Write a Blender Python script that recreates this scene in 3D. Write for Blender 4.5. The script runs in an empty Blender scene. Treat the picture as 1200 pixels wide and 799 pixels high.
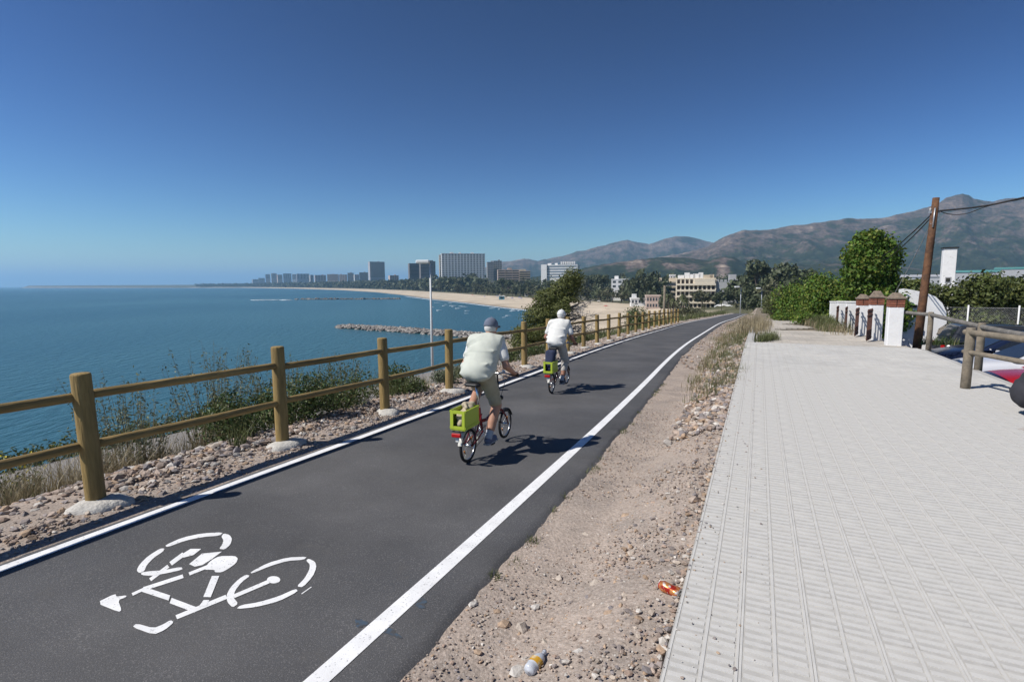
import bpy, bmesh, math, random
import numpy as np
from mathutils import Vector, Matrix
RAD = math.radians
random.seed(7); RNG = np.random.default_rng(7)
S = bpy.context.scene
C = S.collection
EYE = 16.0                                   # camera height above the sea (the sea is z = 0)

# ------------------------------------------------------------------ camera
PITCH = math.atan(67.5 / 620); ROLL = RAD(0.35)
cam_d = bpy.data.cameras.new('camera'); cam = bpy.data.objects.new('camera', cam_d); C.objects.link(cam)
cam_d.sensor_width = 36; cam_d.lens = 36 * 620 / 1200; cam_d.clip_start = 0.05; cam_d.clip_end = 60000
cam.matrix_world = Matrix.Translation((0, 0, EYE)) @ Matrix.Rotation(math.pi / 2 - PITCH, 4, 'X') @ Matrix.Rotation(-ROLL, 4, 'Z')
S.camera = cam
# ------------------------------------------------------------------ world, sun, exposure
SUN_EL = 48.0; SUN_AZ = 251.0               # degrees; azimuth clockwise from +Y (view direction)
W = bpy.data.worlds.new('World'); S.world = W; W.use_nodes = True
wn = W.node_tree.nodes; wn.clear()
wo = wn.new('ShaderNodeOutputWorld'); wb = wn.new('ShaderNodeBackground'); ws = wn.new('ShaderNodeTexSky')
ws.sky_type = 'NISHITA'; ws.sun_disc = False; ws.sun_elevation = RAD(SUN_EL); ws.sun_rotation = RAD(SUN_AZ)
ws.altitude = 0; ws.air_density = 1.0; ws.dust_density = 0.0; ws.ozone_density = 3.0
wb.inputs['Strength'].default_value = 0.05
wg = wn.new('ShaderNodeGamma'); wg.inputs[1].default_value = 2.2          # deep polarised blue, the same in every direction
wm_ = wn.new('ShaderNodeVectorMath'); wm_.operation = 'SCALE'; wm_.inputs[3].default_value = 0.18
W.node_tree.links.new(ws.outputs[0], wg.inputs[0]); W.node_tree.links.new(wg.outputs[0], wm_.inputs[0]); W.node_tree.links.new(wm_.outputs[0], wb.inputs[0])
W.node_tree.links.new(wb.outputs[0], wo.inputs[0])
sl = bpy.data.lights.new('sun', 'SUN'); sl.energy = 5.0; sl.angle = RAD(0.53); sl.color = (1.0, 0.955, 0.89)
sun = bpy.data.objects.new('sun', sl); C.objects.link(sun); sun.location = (-40, -20, 80)
to_sun = Vector((math.sin(RAD(SUN_AZ)) * math.cos(RAD(SUN_EL)), math.cos(RAD(SUN_AZ)) * math.cos(RAD(SUN_EL)), math.sin(RAD(SUN_EL))))
sun.rotation_euler = to_sun.to_track_quat('Z', 'Y').to_euler()
S.view_settings.view_transform = 'Standard'; S.view_settings.look = 'None'
S.view_settings.exposure = 0.15; S.view_settings.gamma = 1.0; S.view_settings.use_curve_mapping = False
S.render.engine = 'CYCLES'
cy = S.cycles
cy.use_denoising = True; cy.max_bounces = 6; cy.diffuse_bounces = 3; cy.glossy_bounces = 3
cy.transmission_bounces = 4; cy.volume_bounces = 1; cy.transparent_max_bounces = 8; cy.caustics_reflective = False; cy.caustics_refractive = False
cy.sample_clamp_indirect = 4.0

# ------------------------------------------------------------------ small tools
def pt(px, py, Y):
    """world point on the sight line through a photo position, at depth Y"""
    u, v = (px - 600) / 620, -(py - 399.5) / 620
    c, s = math.cos(ROLL), math.sin(ROLL); u, v = u * c + v * s, -u * s + v * c
    d = Vector((u, math.cos(PITCH) + v * math.sin(PITCH), -math.sin(PITCH) + v * math.cos(PITCH)))
    return Vector((0, 0, EYE)) + d * (Y / d.y)
def on_z(px, py, z):
    a = pt(px, py, 1.0) - Vector((0, 0, EYE)); return Vector((0, 0, EYE)) + a * ((z - EYE) / a.z)

def tag(o, label=None, cat=None, group=None, kind=None):
    if label: o['label'] = label
    if cat: o['category'] = cat
    if group: o['group'] = group
    if kind: o['kind'] = kind
    return o
def empty(name, loc=(0, 0, 0), rz=0.0, label=None, cat=None, group=None):
    o = bpy.data.objects.new(name, None); C.objects.link(o); o.location = loc; o.rotation_euler = (0, 0, rz); o.empty_display_size = .2
    return tag(o, label, cat, group)
def mesh_np(name, V, F, mat=None, smooth=False):
    """V (n,3), F (m,k) numpy -> mesh, all faces with k corners"""
    me = bpy.data.meshes.new(name); V = np.asarray(V, dtype=np.float32); F = np.asarray(F, dtype=np.int32); k = F.shape[1]
    me.vertices.add(len(V)); me.vertices.foreach_set('co', V.ravel())
    me.loops.add(F.size); me.loops.foreach_set('vertex_index', F.ravel())
    me.polygons.add(len(F)); me.polygons.foreach_set('loop_start', np.arange(0, F.size, k, dtype=np.int32))
    me.polygons.foreach_set('loop_total', np.full(len(F), k, dtype=np.int32))
    me.polygons.foreach_set('use_smooth', np.full(len(F), bool(smooth)))
    me.update(calc_edges=True); me.validate()
    if mat: me.materials.append(mat)
    return me
def link(name, me, parent=None, loc=None, rot=None):
    o = bpy.data.objects.new(name, me); C.objects.link(o)
    if parent: o.parent = parent
    if loc is not None: o.location = loc
    if rot is not None: o.rotation_euler = rot
    return o
def copy_tree(o, parent=None):
    c = o.copy(); C.objects.link(c); c.parent = parent
    for ch in o.children: copy_tree(ch, c)
    return c

class MB:
    """collects simple shapes and builds them as one mesh object"""
    def __init__(s): s.v = []; s.f = []; s.sm = []
    def add(s, vs, fs, smooth=False):
        b = len(s.v); s.v += [tuple(x) for x in vs]; s.f += [tuple(b + i for i in f) for f in fs]; s.sm += [smooth] * len(fs); return s
    def box(s, c, d, M=None, bev=0.0):
        x, y, z = d[0] / 2, d[1] / 2, d[2] / 2; c = Vector(c)
        if bev > 0:
            b = min(bev, x * .45, y * .45, z * .45); vs = []
            for sx in (-1, 1):
                for sy in (-1, 1):
                    for sz in (-1, 1):
                        vs += [(sx * x, sy * (y - b), sz * (z - b)), (sx * (x - b), sy * y, sz * (z - b)), (sx * (x - b), sy * (y - b), sz * z)]
            vs = [Vector(v) for v in vs]
            bm = bmesh.new(); bv = [bm.verts.new(v) for v in vs]; r = bmesh.ops.convex_hull(bm, input=bv)
            bmesh.ops.dissolve_limit(bm, angle_limit=.02, verts=bm.verts[:], edges=bm.edges[:])
            bmesh.ops.recalc_face_normals(bm, faces=bm.faces[:])
            bm.verts.index_update(); vs = [v.co.copy() for v in bm.verts]; fs = [[v.index for v in f.verts] for f in bm.faces]; bm.free()
        else:
            vs = [Vector((sx * x, sy * y, sz * z)) for sx in (-1, 1) for sy in (-1, 1) for sz in (-1, 1)]
            fs = [(0, 1, 3, 2), (4, 6, 7, 5), (0, 4, 5, 1), (2, 3, 7, 6), (0, 2, 6, 4), (1, 5, 7, 3)]
        if M is not None: vs = [M @ v for v in vs]
        return s.add([c + v for v in vs], fs)
    def tube(s, pts, r, n=8, cap=True, smooth=True):
        pts = [Vector(p) for p in pts]; rs = r if isinstance(r, (list, tuple)) else [r] * len(pts)
        vs = []; up = None
        for i, p in enumerate(pts):
            t = (pts[min(i + 1, len(pts) - 1)] - pts[max(i - 1, 0)]).normalized()
            if up is None: up = Vector((0, 0, 1)) if abs(t.z) < .9 else Vector((1, 0, 0))
            a = t.cross(up).normalized(); b = a.cross(t).normalized(); up = b
            for k in range(n):
                q = 2 * math.pi * k / n; vs.append(p + (a * math.cos(q) + b * math.sin(q)) * rs[i])
        m = len(pts)
        fs = [(i * n + k, i * n + (k + 1) % n, (i + 1) * n + (k + 1) % n, (i + 1) * n + k) for i in range(m - 1) for k in range(n)]
        fs = [f[::-1] for f in fs]
        b = len(s.v); s.add(vs, fs, smooth)
        if cap:
            s.f.append(tuple(b + k for k in range(n))); s.sm.append(False)
            s.f.append(tuple(b + (m - 1) * n + k for k in range(n))[::-1]); s.sm.append(False)
        return s
    def lathe(s, prof, n=16, c=(0, 0, 0), M=None, smooth=True):
        c = Vector(c); vs = []
        for (r, z) in prof:
            for k in range(n):
                q = 2 * math.pi * k / n; v = Vector((r * math.cos(q), r * math.sin(q), z)); vs.append(c + (M @ v if M is not None else v))
        m = len(prof)
        fs = [(i * n + k, i * n + (k + 1) % n, (i + 1) * n + (k + 1) % n, (i + 1) * n + k) for i in range(m - 1) for k in range(n)]
        return s.add(vs, fs, smooth)
    def torus(s, c, R_, r, M=None, n=28, m=8):
        c = Vector(c); vs = []
        for i in range(n):
            a = 2 * math.pi * i / n
            for j in range(m):
                b = 2 * math.pi * j / m; v = Vector(((R_ + r * math.cos(b)) * math.cos(a), (R_ + r * math.cos(b)) * math.sin(a), r * math.sin(b)))
                vs.append(c + (M @ v if M is not None else v))
        fs = [(i * m + j, ((i + 1) % n) * m + j, ((i + 1) % n) * m + (j + 1) % m, i * m + (j + 1) % m) for i in range(n) for j in range(m)]
        return s.add(vs, fs, True)
    def prism(s, poly, z0, z1):
        n = len(poly); vs = [(x, y, z0) for x, y in poly] + [(x, y, z1) for x, y in poly]
        fs = [(i, (i + 1) % n, n + (i + 1) % n, n + i) for i in range(n)] + [tuple(range(n))[::-1], tuple(range(n, 2 * n))]
        return s.add(vs, fs)
    def mesh(s, name, mat=None):
        me = bpy.data.meshes.new(name); me.from_pydata(s.v, [], s.f); me.update()
        me.polygons.foreach_set('use_smooth', s.sm)
        if mat: me.materials.append(mat)
        return me
    def build(s, name, mat, parent=None, loc=None, rot=None):
        return link(name, s.mesh(name, mat), parent, loc, rot)

# value noise, fractal
_perm = RNG.random((512, 512)).astype(np.float32)
def vnoise(x, y):
    xi = np.floor(x).astype(int); yi = np.floor(y).astype(int); fx = x - xi; fy = y - yi
    fx = fx * fx * (3 - 2 * fx); fy = fy * fy * (3 - 2 * fy)
    g = lambda a, b: _perm[a & 511, b & 511]
    return (g(xi, yi) * (1 - fx) + g(xi + 1, yi) * fx) * (1 - fy) + (g(xi, yi + 1) * (1 - fx) + g(xi + 1, yi + 1) * fx) * fy
def fbm(x, y, o=4, ridged=False):
    s = 0; a = .5; f = 1.0
    for i in range(o):
        n = vnoise(x * f + 17.3 * i, y * f + 9.1 * i); s = s + a * (1 - abs(2 * n - 1) if ridged else n); a *= .5; f *= 2.03
    return s

# ------------------------------------------------------------------ materials
class NT:
    def __init__(s, m): s.t = m.node_tree; s.n = s.t.nodes; s.l = s.t.links
    def add(s, typ, **kw):
        n = s.n.new(typ)
        for k, v in kw.items():
            if k.startswith('i_'):
                key = k[2:]; key = int(key) if key.isdigit() else key.replace('_', ' ')
                n.inputs[key].default_value = v
            else: setattr(n, k, v)
        return n
    def lk(s, a, b): s.l.new(a, b)
MATS = {}
def mat(name, col=(.5, .5, .5), rough=.8, metal=0.0, var=0.0, vscale=8.0, bump=0.0, bscale=60.0, spec=.4, island=0.0, col2=None, mixscale=3.0, mixlo=.4, mixhi=.6, coord='Object', trans=0.0, speck=None, attr=None, detail=4.0, isl2=None, wear=None, stretch=None):
    """general procedural surface: two-tone noise, fine value variation, per-island variation, bump, leaf translucency"""
    if name in MATS: return MATS[name]
    m = bpy.data.materials.new(name); m.use_nodes = True; T = NT(m); p = T.n['Principled BSDF']; out = T.n['Material Output']
    p.inputs['Roughness'].default_value = rough; p.inputs['Metallic'].default_value = metal; p.inputs['Specular IOR Level'].default_value = spec
    tc0 = T.add('ShaderNodeTexCoord'); base = None
    class _O: pass
    tc = tc0
    if stretch:
        mpg = T.add('ShaderNodeMapping', vector_type='TEXTURE'); mpg.inputs['Rotation'].default_value = stretch[0]; mpg.inputs['Scale'].default_value = stretch[1]; T.lk(tc0.outputs[coord], mpg.inputs[0]); tc = _O(); tc.outputs = {coord: mpg.outputs[0]}
    rgb = T.add('ShaderNodeRGB'); rgb.outputs[0].default_value = (*col, 1); base = rgb.outputs[0]
    if attr:
        a = T.add('ShaderNodeVertexColor', layer_name=attr); base = a.outputs[0]
    if col2:
        n = T.add('ShaderNodeTexNoise', i_Scale=mixscale, i_Detail=detail); T.lk(tc.outputs[coord], n.inputs['Vector'])
        r = T.add('ShaderNodeMapRange', i_1=mixlo, i_2=mixhi); T.lk(n.outputs[0], r.inputs[0])
        x = T.add('ShaderNodeMix', data_type='RGBA'); x.inputs[7].default_value = (*col2, 1); T.lk(r.outputs[0], x.inputs[0]); T.lk(base, x.inputs[6]); base = x.outputs[2]
    if speck:                      # (scale, colour, low, high)
        n = T.add('ShaderNodeTexNoise', i_Scale=speck[0], i_Detail=2.0); T.lk(tc.outputs[coord], n.inputs['Vector'])
        r = T.add('ShaderNodeMapRange', i_1=speck[2], i_2=speck[3]); T.lk(n.outputs[0], r.inputs[0])
        x = T.add('ShaderNodeMix', data_type='RGBA'); x.inputs[7].default_value = (*speck[1], 1); T.lk(r.outputs[0], x.inputs[0]); T.lk(base, x.inputs[6]); base = x.outputs[2]
    if var:
        n = T.add('ShaderNodeTexNoise', i_Scale=vscale, i_Detail=5.0, i_Roughness=.62); T.lk(tc.outputs[coord], n.inputs['Vector'])
        r = T.add('ShaderNodeMapRange', i_1=.3, i_2=.7, i_3=1 - var, i_4=1 + var); T.lk(n.outputs[0], r.inputs[0])
        x = T.add('ShaderNodeVectorMath', operation='SCALE'); T.lk(base, x.inputs[0]); T.lk(r.outputs[0], x.inputs[3]); base = x.outputs[0]
    if isl2:
        g = T.add('ShaderNodeNewGeometry'); r = T.add('ShaderNodeMath', operation='FRACT'); q = T.add('ShaderNodeMath', operation='MULTIPLY'); q.inputs[1].default_value = 7.31; T.lk(g.outputs['Random Per Island'], q.inputs[0]); T.lk(q.outputs[0], r.inputs[0]); r2 = T.add('ShaderNodeMath', operation='POWER'); r2.inputs[1].default_value = 2.5; T.lk(r.outputs[0], r2.inputs[0])
        x = T.add('ShaderNodeMix', data_type='RGBA'); x.inputs[7].default_value = (*isl2, 1); T.lk(r2.outputs[0], x.inputs[0]); T.lk(base, x.inputs[6]); base = x.outputs[2]
    if wear:
        n = T.add('ShaderNodeTexNoise', i_Scale=wear[0], i_Detail=8.0, i_Roughness=.75); T.lk(tc.outputs[coord], n.inputs['Vector'])
        r = T.add('ShaderNodeMapRange', i_1=wear[2], i_2=wear[3]); T.lk(n.outputs[0], r.inputs[0])
        x = T.add('ShaderNodeMix', data_type='RGBA'); x.inputs[7].default_value = (*wear[1], 1); T.lk(r.outputs[0], x.inputs[0]); T.lk(base, x.inputs[6]); base = x.outputs[2]
    if island:
        g = T.add('ShaderNodeNewGeometry'); r = T.add('ShaderNodeMapRange', i_3=1 - island, i_4=1 + island); T.lk(g.outputs['Random Per Island'], r.inputs[0])
        x = T.add('ShaderNodeVectorMath', operation='SCALE'); T.lk(base, x.inputs[0]); T.lk(r.outputs[0], x.inputs[3]); base = x.outputs[0]
    T.lk(base, p.inputs['Base Color'])
    if bump:
        n = T.add('ShaderNodeTexNoise', i_Scale=bscale, i_Detail=4.0); T.lk(tc.outputs[coord], n.inputs['Vector'])
        b = T.add('ShaderNodeBump', i_Strength=min(1.0, bump), i_Distance=.6 / bscale); T.lk(n.outputs[0], b.inputs['Height']); T.lk(b.outputs[0], p.inputs['Normal'])
    if trans:
        tr = T.add('ShaderNodeBsdfTranslucent'); T.lk(base, tr.inputs[0]); mx = T.add('ShaderNodeMixShader', i_0=trans)
        T.lk(p.outputs[0], mx.inputs[1]); T.lk(tr.outputs[0], mx.inputs[2]); T.lk(mx.outputs[0], out.inputs[0])
    MATS[name] = m; return m

M_ASPH = mat('asphalt', (.067, .068, .072), .82, var=.20, vscale=.8, bump=.9, bscale=170, spec=.35, speck=(120, (.165, .16, .157), .54, .70), col2=(.086, .085, .086), mixscale=.6, mixlo=.4, mixhi=.62, wear=(2.2, (.105, .10, .095), .60, .78))
M_LINE = mat('road_paint', (.80, .80, .79), .6, var=.10, vscale=6, wear=(9, (.22, .22, .225), .62, .72), speck=(70, (.28, .28, .285), .63, .72), bump=.4, bscale=170)
M_DIRT = mat('dirt', (.37, .305, .255), .95, col2=(.29, .245, .21), mixscale=2.2, mixlo=.42, mixhi=.66, var=.28, vscale=34, bump=.9, bscale=45, speck=(95, (.44, .40, .36), .60, .68), spec=.1)
M_GRAV = mat('gravel', (.4, .35, .3), .9, attr='col', var=.18, vscale=40, bump=.5, bscale=60, spec=.2)
M_EMB = mat('embankment_earth', (.26, .215, .165), .95, col2=(.18, .16, .12), mixscale=.8, var=.3, vscale=9, bump=.8, bscale=20, spec=.1)
M_TRACK = mat('track_gravel', (.27, .255, .24), .95, col2=(.22, .21, .2), mixscale=1.2, var=.15, vscale=30, bump=.6, bscale=60, spec=.1)
M_TILEB = mat('tile_recess', (.49, .475, .44), .95, col2=(.415, .405, .38), mixscale=1.1, mixlo=.35, mixhi=.65, var=.16, vscale=9, spec=.15)
M_TILE = mat('pavement_tile', (.56, .545, .51), .85, wear=(1.6, (.40, .385, .36), .56, .80), col2=(.50, .49, .465), mixscale=.7, mixlo=.35, mixhi=.65, var=.10, vscale=4, bump=.25, bscale=120, spec=.25)
M_CONC = mat('concrete', (.44, .43, .41), .88, col2=(.38, .37, .35), mixscale=1.3, var=.10, vscale=18, bump=.4, bscale=70, spec=.2)
M_FOOT = mat('rough_concrete', (.50, .48, .44), .95, var=.16, vscale=25, bump=.9, bscale=35, spec=.15)
M_BLOCK = mat('paving_block', (.50, .46, .40), .9, col2=(.41, .38, .335), mixscale=.9, var=.14, vscale=12, bump=.4, bscale=60, island=.10, spec=.15)
M_SAND = mat('sand', (.47, .40, .305), .95, col2=(.40, .335, .25), mixscale=.02, var=.08, vscale=.2, spec=.1)
WK = dict(col2=(.205, .145, .062), mixscale=5, mixlo=.38, mixhi=.66, var=.30, vscale=22, bump=.7, bscale=40, spec=.25, wear=(16, (.10, .068, .035), .64, .76))
M_WOOD = mat('treated_timber', (.315, .218, .085), .78, stretch=((0, 0, 0), (1, 1, 9)), **WK)
M_WOODR = mat('treated_timber_rail', (.295, .205, .085), .78, stretch=((0, 0, -RAD(24)), (1, 9, 1)), **WK)
M_OLDWOOD = mat('weathered_timber', (.235, .195, .145), .85, col2=(.17, .145, .11), mixscale=5, var=.2, vscale=16, bump=.6, bscale=45, spec=.2)
M_GREYWOOD = mat('grey_timber', (.20, .185, .165), .9, col2=(.15, .14, .125), mixscale=5, var=.2, vscale=16, bump=.6, bscale=45, spec=.2)
M_POLE = mat('pole_timber', (.155, .078, .042), .85, col2=(.09, .05, .032), mixscale=6, var=.25, vscale=10, bump=.5, bscale=40, spec=.2)
M_BARK = mat('bark', (.10, .075, .055), .95, col2=(.15, .12, .10), mixscale=3, var=.2, vscale=6, bump=.8, bscale=12, spec=.1)
M_DEAD = mat('dead_wood', (.42, .39, .36), .9, var=.2, vscale=6, spec=.1)
def leaf(n, c, v=.35, tr=.25, c2=None): return mat(n, c, .55, island=v, trans=tr, spec=.3, isl2=c2)
L_IVY = leaf('ivy_leaf', (.085, .165, .022), .5, .3, (.19, .20, .035))
L_BUSH = leaf('bush_leaf', (.078, .125, .040), .45, .25, (.15, .14, .06))
L_PINE = leaf('pine_needle', (.125, .140, .042), .4, .35)
L_HEDGE = leaf('hedge_leaf', (.080, .105, .030), .45, .2, (.12, .13, .035))
L_WEED = leaf('weed_leaf', (.125, .140, .055), .4)
L_DRY = leaf('dry_stalk', (.30, .25, .155), .3, .2)
L_SILVER = leaf('silver_leaf', (.16, .185, .115), .3)
L_FAR = leaf('far_leaf', (.074, .088, .044), .4, .1)
L_FAR2 = leaf('far_leaf_light', (.088, .090, .045), .4, .1)
L_PALM = leaf('palm_frond', (.075, .085, .035), .3, .1)
L_YEL = leaf('yellow_flower', (.55, .45, .03), .2, .2)
M_WHITE = mat('whitewash', (.78, .77, .75), .85, var=.05, vscale=3, speck=(3.5, (.52, .50, .46), .66, .78), bump=.25, bscale=25, spec=.2)
M_BRICK = mat('brick', (.27, .105, .065), .9, col2=(.20, .085, .06), mixscale=9, var=.2, vscale=30, bump=.4, bscale=40, spec=.15)
M_CAP = mat('pillar_cap', (.24, .19, .145), .92, col2=(.16, .13, .10), mixscale=8, var=.2, vscale=20, bump=.5, bscale=40, spec=.15)
M_RUST = mat('rusty_iron', (.085, .045, .038), .8, col2=(.13, .06, .04), mixscale=12, var=.2, vscale=30, spec=.3)
M_GALV = mat('galvanised_steel', (.46, .47, .48), .45, .6, var=.08, vscale=15)
M_BLACK = mat('black_plastic', (.012, .012, .013), .5)
M_RUBBER = mat('rubber', (.015, .015, .016), .75)
M_LAMP = mat('lamp_paint', (.62, .63, .63), .45, var=.05, vscale=8)
M_CHROME = mat('bright_metal', (.62, .62, .62), .25, 1.0)
M_GLASS = mat('dark_glass', (.018, .022, .027), .06, spec=.8)
M_CABLE = mat('cable', (.012, .012, .014), .6)
M_SKIN = mat('skin', (.40, .215, .145), .55, var=.10, vscale=18)
M_SKIN2 = mat('tanned_skin', (.30, .145, .095), .55, var=.10, vscale=18)
# ================================================================== the lie of the land
D25 = np.array([math.sin(RAD(25)), math.cos(RAD(25))]); N25 = np.array([-D25[1], D25[0]])   # along / left of the promenade
_K = np.array([-30, 0, 15, 30, 45, 65, 90, 130, 180.])
_H = np.radians([24.63, 24.63, 21.6, 24.4, 24.1, 26.3, 25.4, 27.5, 31])
_SL = np.array([.0194, .0194, .0355, .037, .038, .043, .041, .042, .03])
_ss = np.arange(-30, 180.01, .25); _h = np.interp(_ss, _K, _H); _g = np.interp(_ss, _K, _SL)
_x = np.cumsum(np.sin(_h)) * .25; _y = np.cumsum(np.cos(_h)) * .25; _z = -np.cumsum(_g) * .25
_i0 = 120; _x -= _x[_i0]; _y -= _y[_i0]; _z -= _z[_i0]
_x += -math.cos(_H[1]) * 2.0037; _y += math.sin(_H[1]) * 2.0037; _z += EYE - 2.03
def path_xy(s, t):
    h = np.interp(s, _ss, _h); return np.interp(s, _ss, _x) - np.cos(h) * t, np.interp(s, _ss, _y) + np.sin(h) * t
def path_z(s): return np.interp(s, _ss, _z)
def path_h(s): return float(np.interp(s, _ss, _h))
def zwalk(sp):                                 # promenade level (absolute)
    sp = np.asarray(sp, float)
    return EYE + np.where(sp < 18, -1.74 - .006 * sp, np.where(sp < 40, -1.875 - .03 * (sp - 18), -2.535 - .035 * (sp - 40)))
EDGE = .34; RIGHT = -4.2; LOT = EYE - 3.0
_pt = np.array([-.36, 2.9, 3.12, 3.2, 3.6, 4.2, 4.9, 6.2, 7.0, 9.3, 10.0, 15, 16, 21, 23, 27.])
_pz = np.array([-.03, -.03, -.03, .0, .03, .04, -.18, -.86, -1.0, -1.06, -1.35, -4.5, -4.7, -4.7, -6.4, -9.0])
def ground_z(s, t):
    s = np.asarray(s, float); t = np.asarray(t, float); x, y = path_xy(s, t); zp = path_z(s)
    left = zp + np.interp(t, _pt, _pz)
    far = np.clip((t - 23) / 7, 0, 1); low = np.where(s < 90, -1.5, np.minimum(2.0, -1.5 + (s - 90) / 40 * 3.5))
    left = left * (1 - far) + low * far
    n = x * N25[0] + y * N25[1]; sp = x * D25[0] + y * D25[1]; zs = zwalk(sp)
    a = np.maximum(n - EDGE, 0); b = np.maximum(-.36 - t, 1e-6); q = b / (a + b); q = np.clip((q - .3) / .7, 0, 1); q = q * q * (3 - 2 * q)
    dirt = (zp - .03) * (1 - q) + (zs - .10) * q
    walk = zs - .09; lot = np.where(sp < 30, LOT - .02, np.maximum(LOT - .02 + (sp - 30) * .05, -99)); lot = np.minimum(lot, np.where(sp < 30, LOT - .02, zs - .6))
    k = np.clip((RIGHT - .25 - n) / .15, 0, 1); k = np.where(sp > 19, np.clip((RIGHT - n) / 2.0, 0, 1), k)
    right = np.where(n > EDGE, dirt, walk * (1 - k) + lot * k)
    return np.where(t >= -.36, left, right)
def gp(s, t, dz=0.0):
    x, y = path_xy(s, t); return Vector((float(x), float(y), float(ground_z(s, t)) + dz))
def wp(sp, n, dz=0.0):                         # point on the promenade: along, left of the camera line
    return Vector((D25[0] * sp + N25[0] * n, D25[1] * sp + N25[1] * n, float(zwalk(sp)) + dz))
def strip(name, s_vals, t_vals, zf, m, parent=None, smooth=True):
    Sg, Tg = np.meshgrid(s_vals, t_vals, indexing='ij'); x, y = path_xy(Sg, Tg); z = zf(Sg, Tg)
    V = np.stack([x, y, z], -1).reshape(-1, 3); a, b = Sg.shape; i = np.arange(a * b).reshape(a, b)
    F = np.stack([i[:-1, 1:], i[:-1, :-1], i[1:, :-1], i[1:, 1:]], -1).reshape(-1, 4)[:, ::-1]
    return link(name, mesh_np(name, V, F, m, smooth), parent)

s_all = np.concatenate([np.arange(-14, 30, .4), np.arange(30, 131, 1.5)])
# sea side embankment, verge, lower track and lower road
tl = np.concatenate([np.arange(4.0, 10.2, .3), np.arange(10.5, 30.1, .8)])
emb = strip('embankment', s_all, tl, lambda s, t: ground_z(s, t) + (fbm(s * .9, t * .9, 3) - .45) * .22 * np.clip((t - 4.2) / 1.5, 0, 1), M_EMB); tag(emb, kind='structure')
tk = strip('lower_track', s_all, np.array([6.9, 7.6, 8.4, 9.2]), lambda s, t: path_z(s) - 1.0 + .035 + (fbm(s * .5, t * .5, 2) - .4) * .05, M_TRACK); tag(tk, kind='structure')
vg = strip('stony_verge', s_all, np.array([3.08, 3.2, 3.4, 3.6, 3.8, 4.0, 4.2, 4.45]), lambda s, t: ground_z(s, t) + .01 + (fbm(s * 2, t * 3, 3) - .45) * .07 * np.clip((t - 3.1) / .3, 0, 1), M_DIRT); tag(vg, kind='structure')
# dirt strip between path and promenade, then the ground under everything on the right
def dirt_grid():
    ts = np.linspace(0, 1, 16); s = np.concatenate([np.arange(-6, 20, .12), np.arange(20, 131, .6)])
    Sg, Q = np.meshgrid(s, ts, indexing='ij')
    x0, y0 = path_xy(Sg, -.335); n0 = x0 * N25[0] + y0 * N25[1]
    T = -.335 - Q * (n0 - EDGE + .06); x, y = path_xy(Sg, T)
    wob = (fbm(Sg * 1.3, T * 1.6, 4) - .47) * .05 + (fbm(Sg * 9, T * 9, 2) - .37) * .025
    z = ground_z(Sg, T) + wob * np.clip(Q * 6, 0, 1) * np.where(Sg > 12, 1.7, 1.0)
    V = np.stack([x, y, z], -1).reshape(-1, 3); a, b = Sg.shape; i = np.arange(a * b).reshape(a, b)
    F = np.stack([i[:-1, :-1], i[1:, :-1], i[1:, 1:], i[:-1, 1:]], -1).reshape(-1, 4)[:, ::-1]
    return V, F
V, F = dirt_grid(); dirt = tag(link('dirt_strip', mesh_np('dirt_strip', V, F, M_DIRT, True)), kind='structure')
def rt_ground():
    n_ = np.concatenate([[EDGE - .02, 0, -2, -4, RIGHT - .04, RIGHT - .15, RIGHT - .26, RIGHT - 1.2, RIGHT - 2.2], np.arange(-8, -62, -4)]); sp = np.concatenate([np.arange(-10, 18.2, 2), [18.5], np.arange(19, 27, 2), [27.4, 27.6], np.arange(29, 132, 2)])
    A, B = np.meshgrid(sp, n_, indexing='ij'); zs = zwalk(A) - .09
    k = np.where(A > 46, np.clip((RIGHT - B) / 2.0, 0, 1), np.clip((RIGHT - .05 - B) / .2, 0, 1)); lot = np.where(A < 30, LOT - .03, np.minimum(LOT - .03, zs - .6))
    z = zs * (1 - k) + lot * k + np.where(B < -8, (fbm(A * .1, B * .1, 2) - .4) * .4, 0)
    V = np.stack([D25[0] * A + N25[0] * B, D25[1] * A + N25[1] * B, z], -1).reshape(-1, 3); a, b = A.shape; i = np.arange(a * b).reshape(a, b)
    return V, np.stack([i[:-1, :-1], i[1:, :-1], i[1:, 1:], i[:-1, 1:]], -1).reshape(-1, 4)[:, ::-1]
V, F = rt_ground(); tag(link('ground', mesh_np('ground', V, F, M_EMB, True)), kind='structure')
# ------------------------------------------------------------------ asphalt path and its painted marks
def ap_grid():
    s = np.concatenate([np.arange(-10, 16, .05), np.arange(16, 40, .3), np.arange(40, 131, 1.5)]); tv = np.array([-.43, -.345, -.30, 0, 1, 2, 2.9, 3.06, 3.15]); Sg, Tg = np.meshgrid(s, tv, indexing='ij')
    wb_ = (fbm(Sg * 2.2, Tg * 0 + 3, 4) - .47) * .10 + (fbm(Sg * 14, Tg * 0 + 8, 2) - .37) * .05; Tg = Tg + wb_ * np.where(Tg < -.32, 1.0, np.where(Tg > 3.0, -.8, 0)); x, y = path_xy(Sg, Tg)
    z = path_z(Sg) - np.where(np.arange(9)[None] == 0, .07, np.where(np.arange(9)[None] == 8, .07, np.where(np.arange(9)[None] == 1, .012, 0)))
    V = np.stack([x, y, z], -1).reshape(-1, 3); i = np.arange(Sg.size).reshape(Sg.shape); return V, np.stack([i[:-1, :-1], i[1:, :-1], i[1:, 1:], i[:-1, 1:]], -1).reshape(-1, 4)[:, ::-1]
V, F = ap_grid(); apath = tag(link('cycle_path', mesh_np('cycle_path', V, F, M_ASPH, True)), kind='structure')
s_ln = np.concatenate([np.arange(-10, 30, .5), np.arange(30, 126, 1.5)])
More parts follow.
